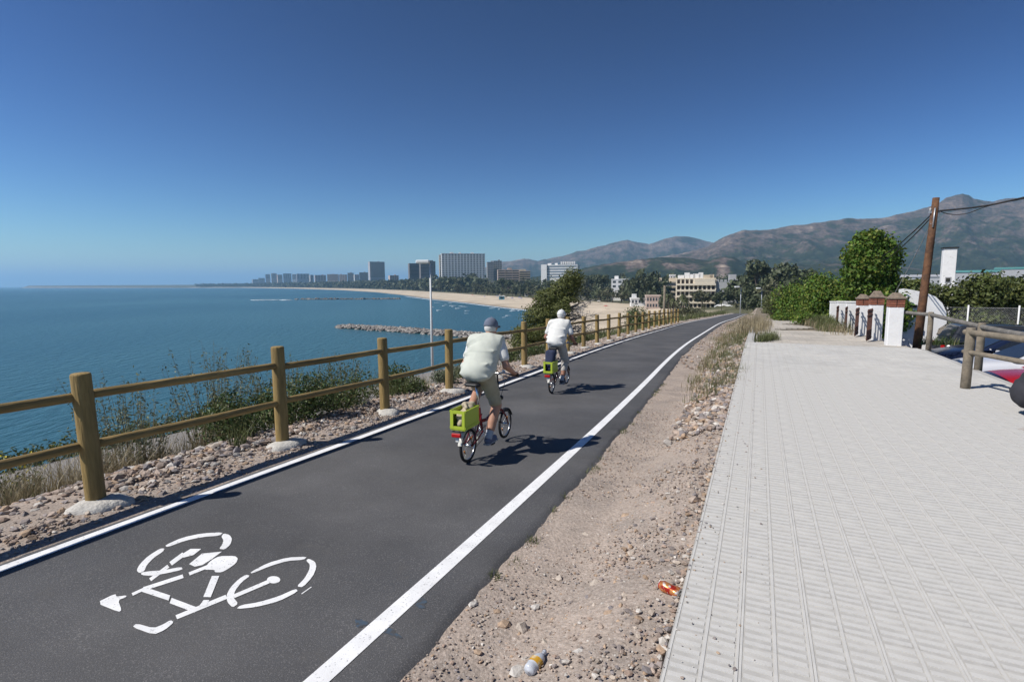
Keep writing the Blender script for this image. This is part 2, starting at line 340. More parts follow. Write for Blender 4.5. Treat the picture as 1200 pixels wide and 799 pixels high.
for t0, wd in ((0.0, .125), (2.955, .11)):
    strip('edge_line', s_ln, np.array([t0 - wd / 2, t0 + wd / 2]), lambda s, t: path_z(s) + .004, M_LINE, apath)
def asphalt_z(x, y):
    i = int(np.argmin((_x - x) ** 2 + (_y - y) ** 2)); s = _ss[i] + (x - _x[i]) * math.sin(_h[i]) + (y - _y[i]) * math.cos(_h[i]); return float(np.interp(s, _ss, _z))
def px_to_path(X, Y):                          # sight line -> point on the asphalt surface
    lo, hi = 1.0, 60.0
    for k in range(40):
        mid = (lo + hi) / 2; p = pt(X, Y, mid)
        if p.z > asphalt_z(p.x, p.y): lo = mid
        else: hi = mid
    return pt(X, Y, (lo + hi) / 2)
def flat_poly(mb, pts, dz):
    vs = [px_to_path(80 + a / 3, 600 + b / 3) + Vector((0, 0, dz)) for a, b in pts]
    n = Vector((0, 0, 0))
    for i in range(1, len(vs) - 1): n += (vs[i] - vs[0]).cross(vs[i + 1] - vs[0])
    if n.z < 0: vs = vs[::-1]
    mb.add(vs, [tuple(range(len(vs)))])
def stroke(a, b, w):
    d = Vector((b[0] - a[0], b[1] - a[1])).normalized(); p = Vector((-d.y, d.x)) * w / 2
    return [(a[0] + p.x, a[1] + p.y), (b[0] + p.x, b[1] + p.y), (b[0] - p.x, b[1] - p.y), (a[0] - p.x, a[1] - p.y)]
SYM = [[(240, 205), (250, 185), (280, 155), (325, 127), (340, 129), (333, 139), (300, 161), (276, 186), (268, 207), (250, 215)],
 [(340, 117), (400, 90), (470, 75), (545, 71), (533, 83), (470, 88), (410, 101), (348, 124)],
 [(547, 75), (568, 81), (576, 95), (570, 115), (550, 132), (530, 130), (541, 115), (546, 100), (538, 86)],
 [(255, 213), (290, 208), (330, 206), (398, 193), (403, 203), (340, 217), (290, 225), (258, 222)],
 [(398, 150), (430, 130), (468, 130), (440, 152), (405, 161)], [(425, 183), (470, 146), (540, 139), (505, 165), (472, 186), (445, 192)],
 [(475, 203), (500, 171), (530, 155), (585, 154), (597, 163), (590, 180), (562, 200), (540, 212), (515, 212), (515, 203)],
 stroke((425, 218), (490, 192), 11), [(475, 299), (505, 225), (531, 225), (501, 300)], [(458, 334), (476, 310), (496, 310), (486, 330)],
 stroke((288, 238), (352, 190), 12), stroke((360, 182), (406, 148), 15), stroke((225, 290), (268, 270), 10), stroke((268, 270), (404, 226), 13), stroke((262, 272), (356, 303), 19), stroke((360, 311), (448, 344), 20), stroke((380, 370), (556, 298), 15),
 [(98, 320), (165, 287), (170, 298), (205, 293), (203, 300), (175, 310), (188, 345), (178, 352)], [(225, 405), (240, 392), (300, 409), (335, 395), (360, 380), (372, 388), (340, 415), (300, 432)],
 stroke((582, 297), (705, 245), 13), [(722 + 24 * math.cos(a * .524), 238 + 13 * math.sin(a * .524)) for a in range(12)],
 [(555, 295), (570, 265), (600, 235), (625, 220), (640, 224), (610, 246), (587, 275), (580, 300), (598, 322), (578, 336), (560, 318)],
 [(640, 212), (700, 180), (770, 160), (840, 157), (828, 168), (770, 172), (710, 190), (645, 217)],
 [(845, 164), (868, 175), (873, 195), (860, 227), (825, 265), (803, 262), (830, 235), (847, 205), (850, 185), (836, 171)],
 [(800, 270), (808, 280), (740, 315), (660, 335), (590, 342), (606, 328), (670, 318), (740, 297)], stroke((820, 288), (855, 263), 3)]
def chaikin(q):
    o = []
    for i in range(len(q)): a, b = q[i], q[(i + 1) % len(q)]; o += [(a[0] * .8 + b[0] * .2, a[1] * .8 + b[1] * .2), (a[0] * .2 + b[0] * .8, a[1] * .2 + b[1] * .8)]
    return o
for k, poly in enumerate(SYM):
    if len(poly) > 6: poly = chaikin(poly)
    mb = MB(); flat_poly(mb, poly, .003 + .0004 * (k % 5)); o = mb.build('bicycle_symbol_piece', M_LINE, apath)
M_BLUE = mat('blue_spray_paint', (.055, .085, .12), .85, col2=(.062, .062, .064), mixscale=30, mixlo=.38, mixhi=.6)
for (cx_, cy_, a, b, r) in ((490, 706, 11, 6, .2), (423, 730, 8, 5, 0), (458, 741, 13, 3.5, .4)):
    mb = MB(); pp = []
    for q in range(18):
        aa = q * math.pi / 9; k = 1 + .25 * math.sin(3 * aa + a) + random.uniform(-.12, .12); dx, dy = a * k * math.cos(aa), b * k * math.sin(aa)
        pp.append(((cx_ + dx * math.cos(r) - dy * math.sin(r) - 80) * 3, (cy_ + dx * math.sin(r) + dy * math.cos(r) - 600) * 3))
    flat_poly(mb, pp, .002 + .0005 * a / 20); mb.build('blue_spray_mark', M_BLUE, apath)

# ------------------------------------------------------------------ promenade: slab, ribbed tiles, block paving, kerb
pav = bpy.data.objects.new('pavement', None)
mb = MB()
def slab(mb, s0, s1, n0, n1, top, bot):
    q = []
    for dz in (bot, top):
        for (a, b) in ((s0, n0), (s1, n0), (s1, n1), (s0, n1)):
            p = wp(a, b, 0); q.append((p.x, p.y, p.z + dz))
    mb.add(q, [(0, 1, 2, 3), (7, 6, 5, 4), (0, 4, 5, 1), (1, 5, 6, 2), (2, 6, 7, 3), (3, 7, 4, 0)])
slab(mb, -8, 18.0, EDGE - .003, RIGHT, -.006, -1.7)
pav = mb.build('pavement', M_CONC); tag(pav, kind='structure')
TS = .31; RIB = .0025
def tile_geo():
    m = MB(); h = TS / 2
    def rib(x0, x1, y0, y1, ends):
        v = [(x0, y0, 0), (x1, y0, 0), (x1, y1, 0), (x0, y1, 0), (x0, y0, -RIB), (x1, y0, -RIB), (x1, y1, -RIB), (x0, y1, -RIB)]
        f = [(0, 1, 2, 3)] + ([(0, 4, 5, 1), (2, 6, 7, 3)] if ends == 'y' else [(1, 5, 6, 2), (3, 7, 4, 0)]); m.add(v, f)
    m.add([(-h, -h, -RIB), (h, -h, -RIB), (h, h, -RIB), (-h, h, -RIB)], [(0, 1, 2, 3)])
    for x, q in ((-h + .007, .0055), (0, .0075), (h - .007, .0055)): rib(x - q, x + q, -h + .0008, h - .0008, 'x')          # long ribs run along the walk
    for k in range(5):
        y = -h + .031 + k * .062
        for x0, x1 in ((-h + .0205, -.0150), (.0150, h - .0205)): rib(x0, x1, y - .0145, y + .0145, 'y')
    return m
tg = tile_geo(); tme = tg.mesh('tile', M_TILE); tme.materials.append(M_TILEB); tme.polygons[0].material_index = 1; TV = np.array(tg.v)
s0_, n_cols = -2.0, int((EDGE - RIGHT) / TS); n_rows = int((17.95 - s0_) / TS); cells = []
for i in range(n_rows):
    for j in range(n_cols):
        cells.append((s0_ + (i + .5) * TS, EDGE - .012 - (j + .5) * TS))
def seen(c):
    p = wp(*c) ; q = Vector((p.x, p.y, p.z - EYE)); zc = q.y * math.cos(PITCH) - q.z * math.sin(PITCH)
    if zc < .3: return 9e9
    u = 600 + 620 * q.x / zc; v = 399.5 - 620 * (q.y * math.sin(PITCH) + q.z * math.cos(PITCH)) / zc
    return q.length if (-30 < u < 1230 and v < 830) else 9e9
order = sorted(range(len(cells)), key=lambda k: seen(cells[k]))
rest_v = []; rest_f = []; tf4 = np.array([f for f in tg.f]); yaw = -RAD(25)
patch = lambda c: 7.2 < c[0] < 8.8 and -3.9 < c[1] < -2.9 and ((c[0] - 8.0) / .62) ** 2 + ((c[1] + 3.45) / .42) ** 2 < 1        # missing tiles: bare soil
for rank, k in enumerate(order):
    c = cells[k]
    if patch(c): continue
    p = wp(c[0], c[1], random.uniform(-.0008, .0008))
    if rank < 300:
        o = link('tile', tme, pav, p, (RAD(.34) * 0, 0, yaw + random.uniform(-.003, .003)))
    else:
        ca, sa = math.cos(yaw), math.sin(yaw); v = TV.copy(); x = v[:, 0] * ca - v[:, 1] * sa + p.x; y = v[:, 0] * sa + v[:, 1] * ca + p.y
        rest_f.append(tf4 + len(TV) * len(rest_v)); rest_v.append(np.stack([x, y, v[:, 2] + p.z], -1))
ro = link('far_tiles', mesh_np('far_tiles', np.concatenate(rest_v), np.concatenate(rest_f), M_TILE), pav); ro.data.materials.append(M_TILEB); ro.data.polygons.foreach_set('material_index', np.tile(np.array([1] + [0] * (len(tg.f) - 1), dtype=np.int32), len(rest_v))); tag(ro, kind='stuff')
mb = MB(); rr = []
for a in range(20):
    k = 1 + .2 * math.sin(a * 2.1) ; rr.append(wp(8.0 + .72 * k * math.cos(a * .314), -3.45 + .5 * k * math.sin(a * .314), -.0005))
mb.add(rr, [tuple(range(20))]); mb.build('bare_soil_patch', M_DIRT, pav)
# block paving beyond the crest
bl_v = []; bl_f = []; cube_f = np.array([(4, 5, 6, 7), (0, 4, 5, 1)[::-1], (1, 5, 6, 2)[::-1], (2, 6, 7, 3)[::-1], (3, 7, 4, 0)[::-1]]); bs = .25
for i in range(84):
    for j in range(16):
        a = 18.06 + i * bs; b = EDGE - .30 - j * bs
        if a > 26 and b < -1.2 - .08 * (a - 26) + .8 * math.sin(a): continue
        w = bs / 2 - .004; ap = a + bs / 2; bp = b - bs / 2; z0 = float(zwalk(ap)) + random.uniform(-.003, .003)
        q = []
        for dz in (-.06, 0):
            for (u, v) in ((-w, w), (w, w), (w, -w), (-w, -w)):
                qx = D25[0] * (ap + u) + N25[0] * (bp + v); qy = D25[1] * (ap + u) + N25[1] * (bp + v); q.append((qx, qy, z0 + dz - .03 * u))
        bl_f.append(cube_f + 8 * len(bl_v)); bl_v.append(q)
bp_o = link('block_paving', mesh_np('block_paving', np.array(bl_v).reshape(-1, 3), np.concatenate(bl_f)[:, ::-1], M_BLOCK)); tag(bp_o, kind='structure')
for i in range(9):
    m = MB(); a = 18.02 + i * 1.0; c = wp(a + .49, EDGE - .14, -.22); m.box((0, 0, 0), (.24, .975, .50), bev=.015)
    link('kerbstone', m.mesh('kerbstone', M_CONC), bp_o, c, (0, 0, yaw))
# car park
mb = MB(); q = [wp(a, b) for a, b in ((-10, RIGHT - .01), (27, RIGHT - .01), (27, -45), (-10, -45))]
mb.add([(p.x, p.y, LOT) for p in q], [(0, 1, 2, 3)[::-1]]); tag(mb.build('car_park', mat('old_asphalt', (.13, .125, .12), .9, var=.15, vscale=2, bump=.5, bscale=60)), kind='structure')

# ------------------------------------------------------------------ sea, coast plain, mountains
coast = [on_z(x, y, 0) for x, y in ((215, 337.3), (280, 337.2), (345, 338.2), (399, 340), (440, 342.5), (475, 346.2), (504.7, 350.5), (546.7, 354.7), (593, 360.5), (628, 364), (649, 373))]
coast = [(p.x, p.y) for p in coast] + [(6, 190), (-4, 140), (-10, 95), (-17, 50), (-26, 15), (-33, -10), (-60, -80), (-120, -260)]
CO = np.array(coast)
def inland(x, y):
    best = np.full(x.shape, 1e18); sg = np.ones(x.shape)
    for a, b in zip(CO[:-1], CO[1:]):
        ab = b - a; t = np.clip(((x - a[0]) * ab[0] + (y - a[1]) * ab[1]) / (ab @ ab), 0, 1); dx = x - a[0] - t * ab[0]; dy = y - a[1] - t * ab[1]
        d = dx * dx + dy * dy; cr = ab[0] * (y - a[1]) - ab[1] * (x - a[0]); m = d < best; best = np.where(m, d, best); sg = np.where(m, np.sign(cr), sg)
    return np.sqrt(best) * sg
def far_z(x, y):
    x = np.asarray(x, float); y = np.asarray(y, float); d = inland(x, y)
    b = np.interp(d, [-200, -60, 0, 60, 100, 320, 1500, 5000], [-5, -3, 0, 2.8, 3.4, 7, 14, 40])
    sp = x * D25[0] + y * D25[1]; n = x * N25[0] + y * N25[1]
    tz = np.maximum(zwalk(np.clip(sp, 0, 170)) - 1.2, 7.0); w = 1 / (1 + np.exp(np.clip((n - 16) / 4.5, -30, 30))) * np.clip((420 - sp) / 220, 0, 1)
    z = np.maximum(b, b * (1 - w) + tz * w)
    near = (sp < 126) & (n < 27) & (n > -58)
    return np.where(near, np.maximum(z - 9, -5.5), z)
az = np.radians(np.concatenate([np.arange(-80, 90, .6)])); rr = np.geomspace(70, 6500, 110)
A, Rr = np.meshgrid(az, rr, indexing='ij'); X = np.sin(A) * Rr; Y = np.cos(A) * Rr; Z = far_z(X, Y)
i = np.arange(A.size).reshape(A.shape); F = np.stack([i[:-1, :-1], i[1:, :-1], i[1:, 1:], i[:-1, 1:]], -1).reshape(-1, 4)[:, ::-1]
M_PLAIN = bpy.data.materials.new('coastal_plain'); M_PLAIN.use_nodes = True; T = NT(M_PLAIN); p = T.n['Principled BSDF']; p.inputs['Roughness'].default_value = .95; p.inputs['Specular IOR Level'].default_value = .1
a = T.add('ShaderNodeVertexColor', layer_name='col'); tc = T.add('ShaderNodeTexCoord'); n = T.add('ShaderNodeTexNoise', i_Scale=.05, i_Detail=6.0); T.lk(tc.outputs['Object'], n.inputs['Vector'])
r = T.add('ShaderNodeMapRange', i_1=.3, i_2=.7, i_3=.8, i_4=1.2); T.lk(n.outputs[0], r.inputs[0]); x = T.add('ShaderNodeVectorMath', operation='SCALE'); T.lk(a.outputs[0], x.inputs[0]); T.lk(r.outputs[0], x.inputs[3]); T.lk(x.outputs[0], p.inputs['Base Color'])
pl_me = mesh_np('coastal_plain', np.stack([X, Y, Z], -1).reshape(-1, 3), F, M_PLAIN, True)
dd = inland(X, Y).ravel(); nn = (X * N25[0] + Y * N25[1]).ravel(); k = np.clip((68 - dd) / 8, 0, 1)[:, None]; k = k * (nn > 12)[:, None]; wet = np.clip((7 - dd) / 6, 0, 1)[:, None]
sand = np.array([.50, .425, .325]) * (1 - wet) + np.array([.30, .25, .19]) * wet
cc = np.concatenate([sand * k + np.array([.105, .105, .06]) * (1 - k), np.ones((len(dd), 1))], 1).astype(np.float32)
ca_ = pl_me.color_attributes.new('col', 'FLOAT_COLOR', 'POINT'); ca_.data.foreach_set('color', cc.ravel())
tag(link('coastal_plain', pl_me), kind='structure')

M_SEA = bpy.data.materials.new('sea_water'); M_SEA.use_nodes = True; T = NT(M_SEA); p = T.n['Principled BSDF']
p.inputs['Roughness'].default_value = .28; p.inputs['IOR'].default_value = 1.333
tc = T.add('ShaderNodeTexCoord'); mp = T.add('ShaderNodeMapping'); mp.inputs['Rotation'].default_value = (0, 0, .5); mp.inputs['Scale'].default_value = (1, .42, 1); T.lk(tc.outputs['Object'], mp.inputs[0])
nb = T.add('ShaderNodeTexNoise', i_Scale=.55, i_Detail=5.0, i_Roughness=.6); T.lk(mp.outputs[0], nb.inputs['Vector'])
bp = T.add('ShaderNodeBump', i_Strength=.9, i_Distance=.8); T.lk(nb.outputs[0], bp.inputs['Height']); T.lk(bp.outputs[0], p.inputs['Normal'])
nl = T.add('ShaderNodeTexNoise', i_Scale=.006, i_Detail=4.0); T.lk(mp.outputs[0], nl.inputs['Vector']); mr = T.add('ShaderNodeMapRange', i_1=.35, i_2=.68); T.lk(nl.outputs[0], mr.inputs[0])
mx = T.add('ShaderNodeMix', data_type='RGBA'); mx.inputs[6].default_value = (.018, .080, .108, 1); mx.inputs[7].default_value = (.045, .130, .155, 1); T.lk(mr.outputs[0], mx.inputs[0]); T.lk(mx.outputs[2], p.inputs['Base Color'])
mb = MB(); mb.add([(-34000, -1500, 0), (900, -1500, 0), (900, 32000, 0), (-34000, 32000, 0)], [(0, 1, 2, 3)]); tag(mb.build('sea', M_SEA), kind='structure')

M_MTN = bpy.data.materials.new('mountain_scrub'); M_MTN.use_nodes = True; T = NT(M_MTN); p = T.n['Principled BSDF']; p.inputs['Roughness'].default_value = .95; p.inputs['Specular IOR Level'].default_value = .05
tc = T.add('ShaderNodeTexCoord'); n1 = T.add('ShaderNodeTexNoise', i_Scale=.012, i_Detail=10.0, i_Roughness=.72); T.lk(tc.outputs['Object'], n1.inputs['Vector']); a = T.add('ShaderNodeVertexColor', layer_name='col')
sx = T.add('ShaderNodeSeparateColor'); T.lk(a.outputs[0], sx.inputs[0]); ad = T.add('ShaderNodeMath', operation='ADD'); T.lk(n1.outputs[0], ad.inputs[0]); T.lk(sx.outputs[0], ad.inputs[1])
cr = T.add('ShaderNodeValToRGB'); T.lk(ad.outputs[0], cr.inputs[0]); e = cr.color_ramp.elements
e[0].position = .40; e[0].color = (.018, .026, .012, 1); e[1].position = .95; e[1].color = (.44, .35, .26, 1)
for pos, c in ((.54, (.036, .043, .022, 1)), (.61, (.092, .072, .058, 1)), (.70, (.145, .108, .088, 1)), (.82, (.25, .20, .16, 1))):
    q = e.new(pos); q.color = c
n2 = T.add('ShaderNodeTexNoise', i_Scale=.08, i_Detail=4.0); T.lk(tc.outputs['Object'], n2.inputs['Vector']); r = T.add('ShaderNodeMapRange', i_1=.3, i_2=.7, i_3=.5, i_4=1.5); T.lk(n2.outputs[0], r.inputs[0])
x = T.add('ShaderNodeVectorMath', operation='SCALE'); T.lk(cr.outputs[0], x.inputs[0]); T.lk(r.outputs[0], x.inputs[3]); T.lk(x.outputs[0], p.inputs['Base Color'])
def mountain(name, sky, Yt, Yf, zf, amp, seed, cols=260, rows=46, gul=1.0, scars=(), rockbias=0.0):
    xs = np.array([q[0] for q in sky], float); ys = np.array([q[1] for q in sky], float)
    px = np.linspace(xs[0], xs[-1], cols); py = np.interp(px, xs, ys); py = py + (fbm(px * .09 + seed, px * 0 + seed, 4) - .47) * 3.0
    top = np.array([pt(a, b, Yt) for a, b in zip(px, py)])
    u = np.concatenate([np.linspace(0, 1, rows), np.linspace(1.05, 1.6, 8)])
    U, I = np.meshgrid(u, np.arange(cols), indexing='ij')
    Yv = Yf + (Yt - Yf) * U; dirx = (top[:, 0] / top[:, 1])[I]; X = dirx * Yv
    h = top[:, 2][I]; prof = np.where(U <= 1, .25 * U + .75 * U ** 1.9, 1 - (U - 1) * 1.3)
    g = fbm(X / 260 * gul + seed, Yv / 350 * gul ** .5 + seed, 7, True) - .62
    w = np.clip(np.sin(np.clip(U, 0, 1) * math.pi), 0, 1) ** .7
    Z = zf + (h - zf) * prof + g * amp * w
    V = np.stack([X, Yv, Z], -1).reshape(-1, 3); i = np.arange(V.shape[0]).reshape(U.shape); F = np.stack([i[:-1, :-1], i[1:, :-1], i[1:, 1:], i[:-1, 1:]], -1).reshape(-1, 4)
    me = mesh_np(name, V, F, M_MTN, True)
    v = (prof - .45) * .26 + g * .34 + rockbias
    for (sx_, u0, rx, ru, val) in scars:
        v = v + val * np.exp(-(((px[I] - sx_) / rx) ** 2 + ((U - u0) / ru) ** 2) ** 2)
    col = np.repeat(np.clip(v, -.3, .9).ravel()[:, None], 4, 1).astype(np.float32); ca = me.color_attributes.new('col', 'FLOAT_COLOR', 'POINT'); ca.data.foreach_set('color', col.ravel())
    return tag(link(name, me), kind='structure')
mountain('far_mountains', [(540, 326), (580, 309), (600, 305), (614, 302.5), (630, 306), (657, 300), (694, 291), (715, 285), (735, 281), (761, 286), (778, 281), (792, 277), (807, 277), (836, 285), (860, 296), (900, 318)], 4500, 3300, -20, 120, 3.1, 320, 60)
mountain('mountain_ridge', [(660, 332), (700, 318), (760, 304), (800, 297), (830, 289), (850, 277), (869, 270), (890, 270.5), (910, 268), (931, 264), (947, 263), (962, 260), (993, 256), (1015, 256), (1035, 255), (1050, 252), (1066, 248.5), (1085, 244), (1097, 240), (1108, 233), (1117.5, 229), (1128, 226.5), (1136, 229), (1141, 233), (1164, 236.5), (1180, 233), (1200, 231), (1260, 222), (1340, 226), (1450, 240), (1600, 270), (1750, 320)], 2850, 1500, -20, 145, 8.4, 700, 120)
mountain('foothills', [(560, 334), (610, 327), (660, 319), (700, 311), (740, 305), (775, 301), (800, 302), (830, 305), (850, 300), (862, 303), (880, 312), (900, 315), (930, 311), (980, 308), (1040, 312), (1110, 318), (1200, 320), (1300, 326)], 1650, 1000, -10, 44, 5.7, 420, 60, 2.2,
         scars=((848, .70, 8, .18, .34), (856, .5, 7, .12, .22), (890, .4, 10, .12, .30), (745, .85, 14, .12, .3), (800, .8, 22, .08, .26), (838, .55, 14, .1, .25)), rockbias=-.12)
# ================================================================== plant tools
def leaf_mesh(name, P, size, m, Nrm=None, aspect=.55, fold=.18, rng=RNG, jitter=.9):
    """P (n,3) leaf centres -> diamond leaves with a folded midrib"""
    n = len(P); sz = size * (.6 + .8 * rng.random(n))[:, None]
    a = rng.normal(size=(n, 3))
    if Nrm is not None: a = Nrm + a * jitter * .6
    a /= np.linalg.norm(a, axis=1)[:, None] + 1e-9
    b = rng.normal(size=(n, 3)); b -= (b * a).sum(1)[:, None] * a; b /= np.linalg.norm(b, axis=1)[:, None] + 1e-9; c = np.cross(a, b)
    V = np.stack([P - b * sz * .5, P + c * sz * aspect * .5 + a * sz * fold, P + b * sz * .5, P - c * sz * aspect * .5 + a * sz * fold], 1).reshape(-1, 3)
    F = np.arange(4 * n).reshape(n, 4)
    return mesh_np(name, V, F, m)
def blob_points(blobs, n, rng=RNG, shell=.72):
    vol = np.array([b[3] * b[4] * b[5] for b in blobs]) ** .67; k = rng.choice(len(blobs), n, p=vol / vol.sum()); B = np.array(blobs)[k]
    d = rng.normal(size=(n, 3)); d /= np.linalg.norm(d, axis=1)[:, None]; r = shell + (1 - shell) * rng.random(n) ** .6; r = np.where(rng.random(n) < .18, rng.random(n), r) * (1 + .16 * rng.normal(size=n))
    return B[:, :3] + d * r[:, None] * B[:, 3:6], d
def blade_mesh(name, base, h, w, m, lean=.35, rng=RNG, flat=0.0):
    n = len(base); hh = h * (.45 + .8 * rng.random(n)); az_ = rng.random(n) * 6.283; ln = lean * rng.random(n) * hh
    d = np.stack([np.cos(az_), np.sin(az_), 0 * az_], 1); s = np.stack([-np.sin(az_ + .4), np.cos(az_ + .4), 0 * az_], 1) * w * (.6 + .8 * rng.random(n))[:, None]
    up = np.array([0, 0, 1.]); m1 = base + d * (ln * .35)[:, None] + up * (hh * .55)[:, None]; tp = base + d * (ln * 1.2)[:, None] + up * hh[:, None]
    V = np.stack([base - s, base + s, m1 + s * .75, m1 - s * .75, tp + s * .15, tp - s * .15], 1).reshape(-1, 3); i = np.arange(n)[:, None] * 6
    F = np.concatenate([i + np.array([0, 1, 2, 3]), i + np.array([3, 2, 4, 5])])
    return mesh_np(name, V, F, m)
def scatter_st(n, s0, s1, t0, t1, dz=-.02, rng=RNG):
    s = s0 + (s1 - s0) * rng.random(n); t = t0 + (t1 - t0) * rng.random(n); x, y = path_xy(s, t); return np.stack([x, y, ground_z(s, t) + dz], 1)
def bush(name, base, r, h, label, m, n=1600, leaf_=.06, group=None, stems=7, cat='bush', lobes=7, rng=None, flat=1.0, aspect=.5):
    rng = rng or np.random.default_rng(int(abs(base[0] * 131 + base[1] * 17)) + 3); e = empty(name, base, 0, label, cat, group)
    bl = [(0, 0, h * .45, r * .7, r * .7 * flat, h * .5)]
    for k in range(lobes):
        a = rng.random() * 6.28; q = r * (.35 + .4 * rng.random()); bl.append((q * math.cos(a), q * math.sin(a) * flat, h * (.25 + .45 * rng.random()), r * (.3 + .2 * rng.random()), r * (.3 + .2 * rng.random()), h * (.25 + .15 * rng.random())))
    P, Nn = blob_points(bl, n, rng); P[:, 2] = np.maximum(P[:, 2], -.05)
    link('foliage', leaf_mesh('foliage', P, leaf_, m, Nn, aspect, rng=rng), e)
    mb = MB()
    for k in range(stems):
        b = bl[k % len(bl)]; mb.tube([(b[0] * .2, b[1] * .2, -.1), (b[0] * .6, b[1] * .6, b[2] * .6), (b[0], b[1], b[2] + b[5] * .4)], [.016, .011, .005], 5)
    mb.build('stem', M_BARK, e); return e
def wispy(name, base, r, h, label, n=60, group=None, m=None, rng=None):
    """upright thin-stemmed shrub with sparse small leaves"""
    rng = rng or np.random.default_rng(int(abs(base[0] * 91 + base[1] * 37)) + 5); e = empty(name, base, 0, label, 'shrub', group); mb = MB(); P = []
    for k in range(n):
        a = rng.random() * 6.28; q = r * rng.random() ** .5; hh = h * (.5 + .6 * rng.random()); bx, by = q * .35 * math.cos(a), q * .35 * math.sin(a); tx, ty = q * math.cos(a), q * math.sin(a)
        mid = ((bx + tx) / 2 + rng.normal() * .03, (by + ty) / 2 + rng.normal() * .03, hh * .55); mb.tube([(bx, by, -.15), mid, (tx, ty, hh)], [.006, .004, .0015], 4, cap=False)
        for q2 in range(24):
            f = .25 + .75 * rng.random(); f2 = f * 2 - 1 if f > .5 else 0
            c = np.array(mid) * (1 - f2) + np.array((tx, ty, hh)) * f2 if f > .5 else np.array((bx, by, 0)) * (1 - f * 2) + np.array(mid) * f * 2
            P.append(c + rng.normal(size=3) * .035)
    mb.build('stem', M_BARK if m is None else L_DRY, e); link('foliage', leaf_mesh('foliage', np.array(P), .05, m or L_WEED, None, .4, rng=rng), e); return e

# ================================================================== timber fence along the cycle path
fence = empty('timber_fence', gp(2.77, 3.57), 0, 'round-post timber fence with two rails along the seaward edge of the cycle path', 'fence')
bpy.context.view_layer.update(); f0 = fence.location.copy(); PSP = 2.235; rngf = random.Random(3); tops = []
for i in range(-1, 23):
    s = 2.77 + PSP * i; b = gp(s, 3.572); hgt = 1.29 + rngf.uniform(-.025, .025); dx, dy = rngf.uniform(-.012, .012), rngf.uniform(-.012, .012)
    if i == 0: dx, dy = -.03, .0
    mb = MB(); r = .083 + rngf.uniform(-.005, .005)
    prof = [(r * 1.02, -.3), (r, .2), (r * .985, hgt - .02), (r * .93, hgt - .004), (r * .86, hgt), (0.001, hgt + .002)]
    mb.lathe(prof, 18); me = mb.mesh('post', M_WOOD); o = link('post', me, fence, b - f0, (dy, dx, rngf.uniform(0, 6)))
    tops.append((b - f0, Vector((dx, -dy, 1))))
    if i <= 19:                                # lump of concrete at the foot
        mb = MB(); n = 22; rg = random.Random(i + 50); k0 = rg.uniform(0, 6); prof_ = []; R0 = rg.uniform(.20, .25) * (1 if i < 8 else .85)
        vs = [(0, 0, .075)]; fs = []
        for ring, (q, z) in enumerate(((.45, .068), (.75, .05), (.95, .022), (1.06, -.06))):
            for k in range(n):
                a = 2 * math.pi * k / n; rr_ = R0 * q * (1 + .16 * math.sin(2 * a + k0) + .08 * math.sin(5 * a + k0 * 2) + rg.uniform(-.025, .025)); vs.append((rr_ * math.cos(a) * 1.15, rr_ * math.sin(a), z + rg.uniform(-.006, .006)))
        fs += [(0, 1 + k, 1 + (k + 1) % n) for k in range(n)]
        for q in range(3): fs += [(1 + q * n + k, 1 + (q + 1) * n + k, 1 + (q + 1) * n + (k + 1) % n, 1 + q * n + (k + 1) % n) for k in range(n)]
        mb.add(vs, fs, True); hd = path_h(s); off = Vector((math.cos(hd), -math.sin(hd), 0)) * .06
        mb.build('concrete_footing', M_FOOT, fence, b - f0 + off, (0, 0, math.pi / 2 - hd))
for i in range(len(tops) - 1):
    for zr in (1.05, .58):
        a = tops[i][0] + tops[i][1] * (zr + rngf.uniform(-.02, .02)); b = tops[i + 1][0] + tops[i + 1][1] * (zr + rngf.uniform(-.02, .02)); d = (b - a).normalized(); side = Vector((rngf.uniform(-.01, .01), 0, 0))
        mb = MB(); a2, b2 = a + d * .055, b - d * .055; mid = (a2 + b2) / 2 + Vector((0, 0, rngf.uniform(-.012, .006)))
        mb.tube([a2, a2 + d * .04, mid, b2 - d * .04, b2], [.034, .043, .044, .043, .034], 12); mb.build('rail', M_WOODR, fence)

# ================================================================== loose stones
def stone_shapes(k, rng):
    t = (1 + 5 ** .5) / 2; V = np.array([(-1, t, 0), (1, t, 0), (-1, -t, 0), (1, -t, 0), (0, -1, t), (0, 1, t), (0, -1, -t), (0, 1, -t), (t, 0, -1), (t, 0, 1), (-t, 0, -1), (-t, 0, 1)]) / 1.9
    F = np.array([(0, 11, 5), (0, 5, 1), (0, 1, 7), (0, 7, 10), (0, 10, 11), (1, 5, 9), (5, 11, 4), (11, 10, 2), (10, 7, 6), (7, 1, 8), (3, 9, 4), (3, 4, 2), (3, 2, 6), (3, 6, 8), (3, 8, 9), (4, 9, 5), (2, 4, 11), (6, 2, 10), (8, 6, 7), (9, 8, 1)])
    return [V * (1 + rng.normal(size=(12, 1)) * .20) * np.array([1, .55 + .4 * rng.random(), .35 + .35 * rng.random()]) for _ in range(k)], F
SH, SF = stone_shapes(14, RNG)
PAL = np.array([(.36, .29, .24), (.31, .25, .21), (.42, .36, .30), (.26, .225, .21), (.37, .27, .19), (.47, .44, .40), (.23, .21, .21), (.33, .25, .20)])
